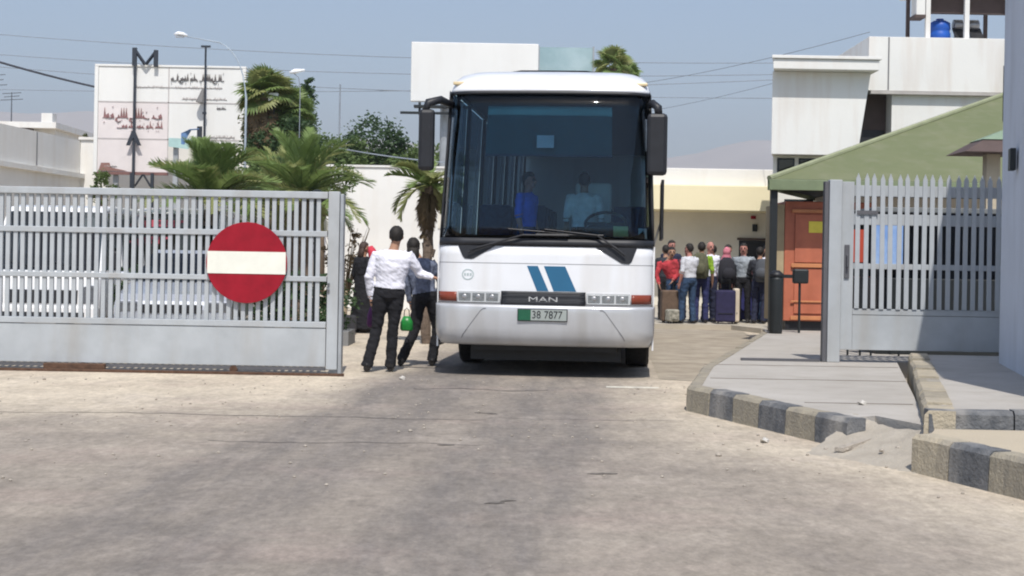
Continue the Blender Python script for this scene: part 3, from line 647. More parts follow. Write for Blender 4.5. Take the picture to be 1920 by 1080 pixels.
b = MB(); patch(b, -.60, .62, zr(2.595, 2.62, 1), 12, -.10, .03); b.build('visor_bar', 'interior', bus)
for u0, u1, z0, z1, m in ((-.10, .065, 2.69, 2.84, 'paper'), (.63, .765, 1.66, 1.78, 'paper_green'), (.86, .94, 1.64, 1.76, 'paper'), (.64, .73, 1.628, 1.655, 'paper')):
    b = MB(); patch(b, u0, u1, zr(z0, z1, 2), 4, -.004, .002); b.build('sticker', m, bus)

# ------------------------------------------------------------ buildings on the right
# canopy with green hipped roof, guard booth under it
cb = thing('gatehouse', 'low guard booth under a wide olive green hipped metal roof', 'building', (4.4, 25.7, PZ))
ez = 2.66 - PZ
E0, E1, E2, E3 = (0, 0), (14, 0), (14, 10), (0, 10)
b = MB(); zt_ = ez+.19; zr_ = 4.98 - PZ
b.add([(0, 0, zt_), (14, 0, zt_), (14, 10.6, zt_), (4.2, 10.6, zt_), (5.75, 5.3, zr_), (14, 5.3, zr_)], [(0, 1, 5, 4), (3, 0, 4), (2, 3, 4, 5), (1, 2, 5)])
rf = b.build('roof', 'green_roof', cb)
b = MB(); b.box(0, 14, -.02, .05, ez, ez+.185); b.prism_z([(-.02, .055), (.06, .055), (4.3, 10.6), (4.2, 10.6)], ez, ez+.185); b.build('fascia', 'green_trim', rf, bevel=.01)
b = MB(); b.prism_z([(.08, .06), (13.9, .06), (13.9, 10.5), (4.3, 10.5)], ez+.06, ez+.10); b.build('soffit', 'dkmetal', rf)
b = MB(); b.loft([(0, 0, zt_+.01), (5.75, 5.3, zr_+.02)], [.05, .05], 8); b.build('hip_cap', mat('hip_cap', (.26, .28, .17), .6), rf)
b = MB(); b.box(.05, .17, .08, .20, 0, ez); b.build('post', 'dkmetal', cb, bevel=.008)
b = MB(); b.box(5.5, 5.62, .08, .20, 0, ez); b.build('post', 'dkmetal', cb, bevel=.008)
b = MB(); b.box(1.55, 12, 3.0, 8, 0, ez+.05); b.build('wall', 'beige', cb)
for x0, x1 in ((1.75, 3.0), (3.15, 4.4), (4.55, 5.8)):
    b = MB(); b.box(x0, x1, 2.95, 2.99, .95, 2.1); f = b.build('window', 'dkmetal', cb); q = MB(); q.box(x0+.05, x1-.05, 2.94, 2.946, 1.0, 2.05); q.build('pane', 'glass_dark', f)
b = MB(); b.box(.9, 1.45, 3.4, 3.5, 0, ez); b.build('partition', 'dkmetal', cb)
# orange metal kiosk
kk = thing('orange_kiosk', 'tall orange metal locker cabin with yellow notice under the green roof', 'kiosk', (4.80, 26.35, PZ))
b = MB(); b.box(0, 1.55, .0, 1.2, .17, 2.28); b.build('body', 'orange', kk, bevel=.015)
b = MB(); b.box(.18, 1.5, -.025, -.001, 1.20, 2.05); b.build('door_panel', 'orange', kk, bevel=.008)
b = MB(); b.box(.18, 1.5, -.025, -.001, .30, 1.10); b.build('door_panel', 'orange', kk, bevel=.008)
for z, h in ((2.08, .06), (1.115, .07), (.50, .03), (.19, .07)):
    b = MB(); b.box(.12, 1.53, -.05, -.027, z, z+h); b.build('band', 'orange2', kk, bevel=.006)
b = MB(); b.box(-.14, -.005, .01, 1.15, .17, 2.22); b.build('side_frame', mat('tan_frame', (.36, .29, .18), .8), kk)
b = MB(); b.box(.42, .74, -.034, -.026, 1.73, 1.93); b.build('notice', 'yellow', kk)
b = MB(); b.box(.05, 1.5, .05, 1.15, 0, .17); b.build('plinth', 'black', kk)
# barrier arm with counterweight
ba = thing('barrier_stub', 'short black counterweight on a thin post before the orange kiosk', 'barrier', (4.90, 25.4, PZ))
b = MB(); b.cyl((0, 0, 0), (0, 0, .92), .022); b.build('post', 'dkmetal', ba)
b = MB(); b.box(-.42, .05, -.03, .03, .93, .99); b.build('arm', 'dkmetal', ba)
b = MB(); b.box(-.12, .14, -.08, .08, .84, 1.09); b.build('counterweight', 'dkmetal', ba, bevel=.03)
bo = thing('dark_litter_bin', 'slim dark bin standing against the black canopy post', 'bin', (4.44, 25.05, PZ-.05))
b = MB(); b.loft([(0, 0, .02), (0, 0, .1), (0, 0, .95), (0, 0, 1.0)], [.10, .115, .12, .11], 14); b.build('drum', 'dkmetal', bo, True)
b = MB(); b.loft([(0, 0, 1.005), (0, 0, 1.05), (0, 0, 1.11)], [.125, .12, .05], 14); b.build('lid', 'black', bo, True)
# small awning over the gatehouse window
aw = thing('small_awning', 'little green pyramid awning with dark brown skirt on a beige post', 'awning', (7.30, 22.2, PZ))
az = 3.07 - PZ
b = MB(); b.add([(-.74, -.5, az), (.9, -.5, az), (.9, .5, az), (-.74, .5, az), (-.42, -.32, az+.19), (.8, -.32, az+.19), (.8, .32, az+.19), (-.42, .32, az+.19)], [(0, 1, 5, 4), (1, 2, 6, 5), (2, 3, 7, 6), (3, 0, 4, 7), (0, 3, 2, 1)]); b.build('skirt', 'brown', aw)
b = MB(); b.add([(-.44, -.34, az+.195), (.82, -.34, az+.195), (.82, .34, az+.195), (-.44, .34, az+.195), (.05, 0, az+.40), (.4, 0, az+.40)], [(0, 1, 5, 4), (1, 2, 5), (2, 3, 4, 5), (3, 0, 4), (0, 3, 2, 1)]); b.build('canopy', mat('awning_green', (.20, .27, .19), .6), aw)
b = MB(); b.box(-.30, -.10, -.1, .1, 0, az-.005); b.build('post', mat('beige_post', (.46, .40, .30), .8), aw)
gc = thing('guard_cabin', 'dark glazed guard cabin standing close behind the palisade gate', 'cabin', (4.80, 19.6, PZ))
b = MB(); b.box(0, 2.3, 0, 1.6, 0, 1.0); b.build('lower_wall', 'dkmetal', gc, bevel=.01)
for x in (0, .56, 1.12, 1.68, 2.24): b = MB(); b.box(x, x+.06, 0, .06, 1.002, 1.86); b.build('mullion', 'dkmetal', gc)
for x in (.061, .621, 1.181, 1.741): b = MB(); b.box(x, x+.498, .02, .03, 1.002, 1.86); b.build('pane', 'glass_dark', gc)
b = MB(); b.box(0, 2.3, 1.5, 1.6, 1.002, 1.86); b.build('back_wall', 'dkmetal', gc)
b = MB(); b.box(-.05, 2.35, -.06, 1.66, 1.862, 1.93); b.build('roof', mat('cabin_roof', (.16, .17, .17), .7), gc, bevel=.01)
pp = MB(); pp.tube([(8.98, 27.4, 5.1), (8.98, 27.4, 4.1), (9.0, 27.4, 4.02), (9.12, 27.4, 3.98), (9.7, 27.4, 3.98)], .03); tag(pp.build('drain_pipe', 'dkmetal'), 'bent dark drain pipe above the green roof', 'pipe')
# notice boards behind the palisade gate
for (x, y, z0, z1, wd, m, lb_, nm) in ((4.42, 19.2, 1.42, 1.84, .20, 'fabric_red', 'narrow red notice board behind the palisade bars', 'red_notice'), (4.82, 19.2, 1.34, 1.90, .40, 'poster_blue', 'pale blue poster board behind the palisade bars', 'blue_notice')):
    t = thing(nm, lb_, 'notice', (x, y, PZ)); q = MB(); q.box(-wd/2, wd/2, -.012, .012, z0-PZ, z1-PZ); q.build('board', m, t)
    for xx in (-wd/2+.02, wd/2-.02): q = MB(); q.cyl((xx, .03, 0), (xx, .03, z1-PZ), .014); q.build('leg', 'dkmetal', t)
# white building behind
wb = thing('white_office_building', 'white flat roofed office block with slanted bay behind the green roof', 'building', (6.2, 36, 0))
b = MB(); b.add([(0, 0, 4.05), (2.08, 0, 4.05), (2.37, 0, 6.05), (0, 0, 6.05), (1.3, 6, 4.05), (2.5, 6, 4.05), (2.7, 6, 6.05), (1.3, 6, 6.05)], [(0, 1, 2, 3), (7, 6, 5, 4), (0, 3, 7, 4), (1, 5, 6, 2), (3, 2, 6, 7), (0, 4, 5, 1)]); b.build('bay', 'white_wall2', wb, bevel=.01)
b = MB(); b.prism_z([(-.06, -.42), (2.47, -.42), (2.47, 6.05), (1.3, 6.05)], 6.055, 6.30); b.build('cap', 'white_wall2', wb, bevel=.015)
b = MB(); b.prism_z([(-.10, -.47), (2.52, -.47), (2.52, 6.1), (1.28, 6.1)], 6.305, 6.38); b.build('coping', 'white_wall2', wb, bevel=.01)
b = MB(); b.prism_z([(.10, .30), (2.2, .30), (2.2, 5.9), (1.4, 5.9)], 0, 4.045); b.build('lower_wall', 'beige', wb)
for x0 in (.2, .72, 1.24, 1.74):
    b = MB(); b.box(x0, x0+.42, .27, .296, 3.30, 3.98); f = b.build('window', 'dkmetal', wb); q = MB(); q.box(x0+.04, x0+.38, .262, .268, 3.34, 3.94); q.build('pane', 'glass_dark', f)
b = MB(); b.box(2.62, 7.5, 1.3, 8, 5.78, 7.13); b.build('upper_wall', 'white_wall2', wb, bevel=.01)
b = MB(); b.box(3.25, 7.5, 1.45, 8, 0, 5.775); b.build('wing_wall', 'white_wall2', wb, bevel=.01)
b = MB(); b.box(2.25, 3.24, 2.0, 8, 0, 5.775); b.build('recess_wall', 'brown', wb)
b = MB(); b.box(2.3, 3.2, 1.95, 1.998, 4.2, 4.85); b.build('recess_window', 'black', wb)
b = MB(); b.box(2.68, 7.5, 1.28, 1.45, 5.70, 5.775); b.build('ledge', mat('ledge_grey', (.40, .38, .36), .8), wb)
b = MB(); b.box(3.10, 3.13, 1.282, 1.30, 5.8, 7.12); b.build('wall_joint', 'seam', wb)
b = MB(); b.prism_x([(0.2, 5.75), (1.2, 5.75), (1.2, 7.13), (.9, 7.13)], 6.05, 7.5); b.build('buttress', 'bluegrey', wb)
# roof frame with water tank
rfm = thing('roof_frame', 'white posted rooftop frame with dark slab above the office block', 'frame', (10.05, 37.6, 7.13))
for x in (.32, 1.30, 2.35): b = MB(); b.box(x-.06, x+.06, 0, .12, 0, 1.35); b.build('post', 'white_wall2' if x < 2 else 'brown', rfm, bevel=.008)
for x in (.26, 2.3): b = MB(); b.box(x-.06, x+.02, 1.6, 1.72, 0, 1.35); b.build('post', 'brown', rfm)
b = MB(); b.box(.15, 2.6, -.1, 2.2, 1.352, 1.5); b.build('slab', 'white_wall2', rfm)
b = MB(); b.box(.40, 2.5, .3, .5, .72, 1.34); b.build('beam', 'brown', rfm)
b = MB(); b.box(.02, .24, .0, .5, .62, 1.5); b.build('side_box', 'white_wall2', rfm); b = MB(); b.box(-.03, .25, -.03, .5, .54, .615); b.build('bracket', 'brown', rfm)
tk = thing('blue_water_tank', 'blue plastic water tank on the flat roof between white posts', 'tank', (10.86, 38.3, 7.13))
b = MB(); b.loft([(0, 0, .08), (0, 0, .12), (0, 0, .25), (0, 0, .28), (0, 0, .33), (0, 0, .36), (0, 0, .52), (0, 0, .58)], [.24, .27, .27, .25, .25, .27, .26, .16], 18); b.build('drum', 'tank_blue', tk, True)
b = MB(); b.cyl((0, 0, .585), (0, 0, .63), .10); b.build('lid', 'tank_blue', tk)
b = MB(); b.box(-.22, .22, -.22, .22, 0, .078); b.build('stand', 'dkmetal', tk)
for x_, s_ in ((11.35, .9), (11.75, 1.0)):
    h = thing('solar_heater', 'grey solar water heater drum on thin legs on the flat roof', 'heater', (x_, 38.4, 7.13), 0, 'solar heaters on the roof')
    b = MB(); b.loft([(-.14*s_, 0, .5), (-.12*s_, 0, .5), (.12*s_, 0, .5), (.14*s_, 0, .5)], [.10, .14, .14, .10], 14, ref=(0, 0, 1)); b.build('drum', 'steel', h, True)
    for x in (-.1, .1): b = MB(); b.cyl((x, 0, 0), (x*.6, 0, .38), .015); b.build('leg', 'steel', h)
    b = MB(); b.add([(-.16, -.5, .04), (.16, -.5, .04), (.16, -.06, .42), (-.16, -.06, .42), (-.16, -.48, .0), (.16, -.48, .0), (.16, -.04, .38), (-.16, -.04, .38)], [(0, 1, 2, 3), (7, 6, 5, 4), (0, 4, 5, 1), (1, 5, 6, 2), (2, 6, 7, 3), (3, 7, 4, 0)]); b.build('collector', 'black', h)
# terminal hall behind the travellers
th = thing('terminal_hall', 'low white hall with cream fascia band behind the travellers', 'building', (2.5, 45, .1))
b = MB(); b.box(0, 11, .8, 9, 0, 3.0); b.build('wall', 'beige', th)
b = MB(); b.box(-.3, 11, -.9, 9, 2.86, 3.60); b.build('fascia', 'cream', th, bevel=.02)
b = MB(); b.box(-.2, 11, -.5, 9, 3.61, 4.12); b.build('parapet', 'white_wall', th, bevel=.02)
b = MB(); b.box(4.45, 6.5, .74, .798, 0, 2.02); d = b.build('doorway', 'black', th); b = MB(); b.box(4.38, 6.57, .72, .738, 2.03, 2.10); b.build('lintel', 'brown', d)
b = MB(); b.box(4.85, 4.99, .70, .797, 2.3, 2.52); b.build('wall_lamp', 'dkmetal', th)
b = MB(); b.box(4.80, 4.95, .76, .797, 2.68, 2.78); b.build('alarm_box', 'red', th)
ph = thing('far_white_parapet', 'white upper storey stepping above the cream fascia hall', 'building', (2.2, 56, 0))
b = MB(); b.box(0, 3.4, 0, 6, 0, 5.05); b.build('wall', 'white_wall', ph); b = MB(); b.box(-.08, 3.48, -.08, 6, 5.055, 5.2); b.build('coping', 'white_wall2', ph)
for x0 in (.5, 1.5, 2.5):
    b = MB(); b.box(x0, x0+.6, -.02, -.001, 3.4, 4.3); b.build('window', 'glass_dark', ph)
# ------------------------------------------------------------ walls and boards on the left
lw = thing('perimeter_wall', 'long pale perimeter wall with a ledge running back from the left', 'wall', (-14.6, 40, 0))
b = MB(); b.add([(-.9, -14, 0), (.95, 7, 0), (.95, 7, 4.9), (-.9, -14, 4.9), (-1.3, -14, 0), (.55, 7, 0), (.55, 7, 4.9), (-1.3, -14, 4.9)], [(0, 1, 2, 3), (7, 6, 5, 4), (3, 2, 6, 7), (0, 3, 7, 4), (1, 5, 6, 2)]); b.build('wall', 'white_wall', lw)
b = MB(); b.add([(-.90, -14, 3.72), (.95, 7, 3.72), (.95, 7, 3.86), (-.90, -14, 3.86), (-.74, -14, 3.72), (1.11, 6.99, 3.72), (1.11, 6.99, 3.86), (-.74, -14, 3.86)], [(4, 5, 6, 7), (7, 6, 2, 3), (0, 1, 5, 4), (0, 4, 7, 3), (1, 2, 6, 5)]); b.build('ledge', 'white_wall2', lw)
for t in (.15, .32, .5, .68, .84):
    x = -.9+1.85*t; y = -14+21*t; b = MB(); b.box(x-.001, x+.012, y-.03, y+.03, 3.9, 4.88); b.build('panel_joint', 'seam', lw)
bw = thing('back_wall', 'white back wall behind the palms and the large billboard', 'wall', (-13.64, 47, 0))
b = MB(); b.box(0, 7.0, 0, .3, 0, 4.93); b.build('wall', 'white_wall', bw)
b = MB(); b.box(1.12, 1.16, -.02, -.001, 0, 4.92); b.build('wall_joint', 'seam', bw)
b = MB(); b.box(-.05, 7.05, -.06, .36, 4.935, 5.02); b.build('coping', 'white_wall2', bw)
ww = thing('white_store', 'plain white store wall between the palms and the coach', 'building', (-5.0, 40, 0))
b = MB(); b.box(0, 4.2, 0, 5, 0, 3.80); b.build('wall', 'white_wall', ww, bevel=.01)
b = MB(); b.box(-.03, 4.25, -.04, 5, 3.805, 3.86); b.build('coping', 'white_wall2', ww)
b = MB(); b.box(3.0, 3.5, -.03, -.001, 2.2, 2.7); b.build('vent', 'beige', ww)
# flat roofed house over the left wall
fh = thing('flat_roof_house', 'far flat roofed house with dark eave over the perimeter wall', 'house', (-23, 55, 0))
b = MB(); b.box(0, 6.1, 0, 6, 0, 5.9); b.build('wall', 'white_wall2', fh)
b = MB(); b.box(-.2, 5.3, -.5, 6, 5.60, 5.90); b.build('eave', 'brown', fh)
b = MB(); b.box(-.2, 6.3, -.6, 6.2, 5.905, 6.12); b.build('parapet', 'white_wall2', fh)
b = MB(); b.box(5.75, 6.15, -.55, .0, 6.125, 6.45); b.build('chimney', 'white_wall2', fh)
b = MB(); b.box(-.2, 2.2, -.5, 1, 6.125, 6.5); b.build('roof_block', 'white_wall', fh)
for i, (x, h) in enumerate(((-21.8, 2.0), (-20.2, 1.5), (-19.3, 1.9), (-18.7, 1.2))):
    t = thing('roof_aerial', 'thin television aerial on the far flat roof', 'aerial', (x, 55.5, 6.1), 0, 'aerials on the flat roof')
    b = MB(); b.cyl((0, 0, 0), (0, 0, h), .025, .015, 6); b.build('mast', 'cable', t)
    for k, (z, l_) in enumerate(((.95, .35), (.85, .28), (.75, .42))): b = MB(); b.cyl((-l_, 0, h*z), (l_, 0, h*z+.05), .014, n=6); b.build('dipole', 'cable', t)
# large faded billboard
bb = thing('large_billboard', 'large faded white and pink billboard with dark lettering behind the sliding gate', 'billboard', (-10.42, 45, 0))
x0, x1, z0, z1 = -2.12, 2.2, 3.84, 7.0
b = MB(); b.box(-.02, x1, -.03, .06, z0+.9, z1); b.build('panel', 'bb_white', bb)
b = MB(); b.box(x0, -.025, -.03, .06, 5.95, z1); b.build('panel', 'bb_white', bb)
b = MB(); b.box(x0, -.025, -.03, .06, z0, 5.945); b.build('panel', 'bb_pink', bb)
for (a0, a1, c0, c1) in ((x0-.12, x1+.12, z1+.005, z1+.07), (x0-.12, x0-.005, z0-.05, z1), (x1+.005, x1+.12, z0-.05, z1)):
    b = MB(); b.box(a0, a1, -.06, .08, c0, c1); b.build('frame', 'bb_white', bb, bevel=.01)
b = MB(); b.box(x0, 0, -.06, .08, z0-.09, z0-.005); b.build('frame', mat('maroon_frame', (.19, .10, .09), .7), bb)
for z in (4.82, 5.93): b = MB(); b.box(x0, x1, -.04, -.031, z, z+.035); b.build('panel_joint', 'ink3', bb)
for x in (-.022,): b = MB(); b.box(x, x+.03, -.04, -.031, z0, z1); b.build('panel_joint', 'ink3', bb)
for x in (-1.6, .2, 1.9): b = MB(); b.box(x-.07, x+.07, .1, .24, 0, z1-.2); b.build('leg', 'greypost', bb)
def strokes(name, segs, m, parent, y, r):
    b = MB()
    for pts in segs: b.loft([(p[0], y, p[1]) for p in pts], [(r, .006)]*len(pts), 6, ref=None)
    return b.build(name, m, parent)
def script(x0, x1, z, h, seed, dots=True):
    """a joined, right-to-left looking line of writing: base stroke with teeth, tails and dots"""
    rs = random.Random(seed); seg = []; x = x0
    while x < x1 - .3*h:
        e = min(x + rs.uniform(.9, 2.2)*h, x1); pts = [(x, z)]
        while pts[-1][0] < e - .3*h:
            t = pts[-1][0]; k = rs.choice(('tooth', 'loop', 'flat', 'tall'))
            if k == 'tooth': pts += [(t+.16*h, z+.02*h), (t+.20*h, z+.32*h), (t+.26*h, z+.02*h)]
            elif k == 'loop': pts += [(t+.18*h, z), (t+.36*h, z+.14*h), (t+.28*h, z+.40*h), (t+.14*h, z+.26*h), (t+.22*h, z), (t+.46*h, z)]
            elif k == 'tall': pts += [(t+.18*h, z), (t+.21*h, z+1.0*h), (t+.25*h, z)]
            else: pts += [(t+.35*h, z-.03*h)]
        pts.append((e, z)); seg.append(pts)
        if rs.random() < .6: seg.append([(x, z), (x-.10*h, z-.24*h), (x+.12*h, z-.40*h), (x+.42*h, z-.30*h)])
        if dots:
            for q in range(2): t = rs.uniform(x, e); zz = z+rs.choice((-.45, .62, 1.1))*h; seg.append([(t, zz), (t+.10*h, zz)])
        x = e + .22*h
    return seg
strokes('lettering', script(.05, 1.65, 6.62, .20, 3), 'ink', bb, -.045, .030)
strokes('lettering', script(-1.0, 1.6, 6.40, .05, 4, False), 'ink3', bb, -.045, .012)
strokes('lettering', script(.4, 1.75, 6.06, .06, 5, False), 'ink3', bb, -.045, .014)
strokes('lettering', script(-1.98, -.1, 5.46, .30, 8), 'ink2', bb, -.045, .030)
strokes('lettering', script(-1.55, -.12, 5.17, .20, 9), 'ink2', bb, -.045, .024)
strokes('lettering', script(1.2, 2.0, 4.92, .06, 12), 'ink3', bb, -.045, .016)
strokes('lettering', script(1.45, 1.75, 5.78, .08, 13), 'ink', bb, -.045, .018)
strokes('lettering', script(-1.9, -1.5, 4.0, .05, 14, False), 'ink3', bb, -.045, .012)
b = MB(); b.prism_y([(0.02, 4.62), (.62, 4.55), (.75, 4.86), (.02, 4.88)], -.05, -.042); b.build('printed_patch', mat('patch_teal', (.38, .55, .54), .7), bb)
b = MB(); b.prism_y([(-2.08, 3.86), (-1.2, 3.86), (-1.7, 3.96), (-1.75, 4.1), (-2.0, 4.1)], -.05, -.042); b.build('printed_patch', mat('patch_maroon', (.24, .13, .11), .7), bb)
# zig-zag steel masts before the board
ms = thing('zigzag_mast', 'dark steel mast with M shaped zigzag top before the billboard', 'mast', (-11.42, 44.84, 0))
def bar(mb, x0, z0, x1, z1, wd): mb.loft([(x0, 0, z0), (x1, 0, z1)], [(wd, wd)]*2, 4)
b = MB(); b.box(-.035, .035, -.03, .03, 0, 7.0); b.build('pole', 'truss', ms)
b = MB(); b.box(-.085, .045, -.045, .045, 7.02, 7.56); b.box(.56, .68, -.045, .045, 7.0, 7.50); bar(b, .0, 7.48, .30, 7.06, .05); bar(b, .60, 7.44, .32, 7.06, .05); b.build('zigzag_top', 'truss', ms)
b = MB(); b.box(-.09, .04, -.045, .045, 3.35, 3.80); b.box(.53, .62, -.045, .045, 3.2, 3.80); bar(b, .05, 3.40, .29, 3.76, .03); bar(b, .53, 3.40, .31, 3.76, .03); b.build('zigzag_foot', 'truss', ms)
b = MB(); b.prism_y([(-.22, 4.62), (-.10, 4.62), (.0, 4.86), (.12, 4.62), (.24, 4.62), (.05, 5.06), (-.05, 5.06)], -.06, -.035); b.build('arrow_head', 'truss', ms)
b = MB(); b.box(.56, .62, -.03, .03, 0, 3.2); b.build('strut', 'truss', ms)
sp = thing('flag_pole', 'thin dark pole with T top and horn before the billboard', 'pole', (-9.30, 44.8, 0))
b = MB(); b.cyl((0, 0, 0), (0, 0, 7.6), .035, .03, 8); b.build('pole', 'truss', sp)
b = MB(); b.box(-.14, .14, -.03, .03, 7.6, 7.66); b.build('cross_bar', 'truss', sp)
b = MB(); b.loft([(-.05, -.02, 6.36), (-.13, -.05, 5.94)], [.035, .13], 12); b.build('horn', mat('horn_grey', (.16, .155, .15), .6), sp)
b = MB(); b.box(-.06, .05, -.05, .05, 5.60, 5.66); b.build('clamp', 'truss', sp)
bs = thing('blue_sign', 'curved blue sign board above the small palm', 'sign', (-9.42, 44.0, 0))
b = MB(); b.loft([(-.34, 0, 4.62), (-.30, 0, 4.9), (-.12, 0, 5.06), (.14, 0, 5.08)], [(.05, .02), (.11, .02), (.12, .02), (.05, .02)], 10); b.build('board', 'blue_sign', bs)
b = MB(); b.box(.08, .22, -.04, .04, 4.5, 5.16); b.build('end_block', 'truss', bs)
b = MB(); b.cyl((0.15, 0, 0), (.15, 0, 4.5), .04); b.build('post', 'truss', bs)
# distant hoardings behind the coach
h1 = thing('white_hoarding', 'large blank white hoarding rising behind the coach', 'billboard', (-1.36, 50, 0))
b = MB(); b.box(-2.13, 2.12, -.1, .1, 6.64, 8.63); b.build('panel', 'bb_white', h1, bevel=.02)
b = MB(); b.box(-2.0, .2, -.35, .0, 6.42, 6.50); b.build('catwalk', 'dkmetal', h1); b = MB(); b.box(-2.45, -.4, -.3, -.2, 6.20, 6.28); b.build('catwalk_rail', 'dkmetal', h1)
for x in (-1.0, 1.0): b = MB(); b.cyl((x, .3, 0), (x, .3, 8.3), .15); b.build('leg', 'greypost', h1)
b = MB(); b.box(-1.85, -1.77, -.25, -.17, 6.18, 6.6); b.build('bracket', 'dkmetal', h1)
h2 = thing('teal_hoarding', 'faded teal picture hoarding beside the white one', 'billboard', (1.72, 51, 0))
b = MB(); b.box(-.90, .90, -.08, .08, 7.1, 8.68); b.build('panel', 'bb_teal', h2)
b = MB(); b.box(-.96, -.905, -.1, .1, 7.0, 8.72); b.box(.905, .96, -.1, .1, 7.0, 8.72); b.build('frame', 'greypost', h2)
for x in (-.5, .5): b = MB(); b.cyl((x, .2, 0), (x, .2, 8.4), .10); b.build('leg', 'greypost', h2)
# street lamps
sl_ = thing('street_lamp', 'tall pale street lamp with long curved arm over the billboard', 'street lamp', (-7.2, 40, 0))
pts = [(0, 0, 0), (0, 0, 5.6)] + [(-.02-.9*(1-math.cos(t)), 0, 5.6 + 1.5*math.sin(t)) for t in [i*PI/2/8 for i in range(1, 9)]] + [(-1.65, 0, 7.22)]
b = MB(); b.loft(pts, [.035, .03] + [.016]*8 + [.014], 8); b.build('pole', mat('lamp_pole', (.36, .42, .48), .6, .1), sl_, True)
b = MB(); b.loft([(-1.95, 0, 7.27), (-1.85, 0, 7.29), (-1.72, 0, 7.27), (-1.6, 0, 7.23)], [(.03, .03), (.10, .06), (.10, .06), (.03, .03)], 12, ref=(0, 1, 0)); b.build('lamp_head', mat('lamp_white', (.8, .82, .84), .4), sl_, True)
b = MB(); b.box(-1.92, -1.70, -.07, .07, 7.19, 7.215); b.build('lamp_lens', mat('lamp_lens_grey', (.30, .33, .38), .3), sl_)
for (x, y, z, wd, lb_) in ((-6.72, 41.6, 5.80, .28, 'rectangular white floodlight on a post among the tall palms'), (-6.5, 42.3, 6.32, .20, 'small round floodlight above the palm crowns')):
    t = thing('floodlight', lb_, 'floodlight', (x, y, 0)); b = MB(); b.cyl((0, .08, 0), (0, .08, z), .018, n=8); b.build('pole', 'dkmetal', t)
    b = MB(); b.box(-wd/2, wd/2, -.1, .04, z-.12, z+.12); b.build('head', mat('lamp_white', (.8, .82, .84), .4), t, bevel=.03)
t = thing('street_lamp', 'distant street lamp with white head right of the tall palms', 'street lamp', (-5.9, 41, 0)); b = MB(); b.tube([(0, 0, 0), (0, 0, 6.0), (-.05, 0, 6.3), (-.2, 0, 6.42)], .012); b.build('pole', 'cable_thin', t); b = MB(); b.loft([(-.3, 0, 6.42), (-.15, 0, 6.46), (.12, 0, 6.5)], [.03, .07, .03], 10); b.build('lamp_head', mat('lamp_white', (.8, .82, .84), .4), t, True)
for x, y, h in ((-8.2, 70, 9.5), (-7.85, 52, 6.0)):
    t = MB(); t.loft([(0, 0, 0), (0, 0, h)], [.06, .035], 8); o = t.build('far_pole', 'cable_thin', loc=(x, y, 0)); tag(o, 'thin distant grey utility pole over the trees', 'pole', 'distant utility poles')
# dark lamp post behind the gate end
t = thing('black_post', 'short black post with round head behind the sliding gate end', 'post', (-2.52, 19.2, 0)); b = MB(); b.cyl((0, 0, 0), (0, 0, 2.05), .035); b.build('pole', 'dkmetal', t); b = MB(); b.sphere((.0, 0, 2.14), .10, .10, .09); b.build('head', 'dkmetal', t, True); b = MB(); b.cyl((0, 0, 2.05), (.16, 0, 2.16), .025); b.build('arm', 'dkmetal', t)
# cables
def cable(p, q, sag, r, m, lab, grp=None):
    p, q = Vector(p), Vector(q); n_ = 24; b = MB()
    b.loft([p.lerp(q, i/n_) - Vector((0, 0, sag*4*(i/n_)*(1-i/n_))) for i in range(n_+1)], [r]*(n_+1), 5); o = b.build('overhead_cable', m); return tag(o, lab, 'cable', grp)
cable((-22, 40, 9.4), (-11.2, 48, 6.3), .5, .035, 'cable', 'thick dark overhead cable sagging towards the large billboard')
WN = ('topmost thin wire crossing the sky over the street lamp', 'thin wire crossing the sky just above the billboard top', 'thin wire crossing the sky level with the zigzag mast top', 'lowest thin wire passing behind the billboard and the white hoarding')
for i, (a, c, sg) in enumerate((((-40, 70, 12.9), (14, 60, 9.6), .9), ((-40, 70, 11.9), (14, 60, 9.2), 1.0), ((-40, 68, 11.2), (12, 58, 7.9), .8), ((-40, 64, 8.7), (13, 60, 9.0), .7))):
    cable(a, c, sg, .016, 'cable_thin', WN[i], 'thin wires across the sky')
cable((2.0, 60, 8.2), (9.0, 38, 7.35), .25, .010, 'cable_thin', 'upper wire running to the office block roof')
cable((2.0, 62, 7.2), (9.0, 40, 6.9), .3, .009, 'cable_thin', 'lower wire running to the office block')
cable((-6.5, 45, 4.9), (-1.5, 44, 4.2), .1, .018, 'cable_thin', 'pale wire strung in front of the round trees')
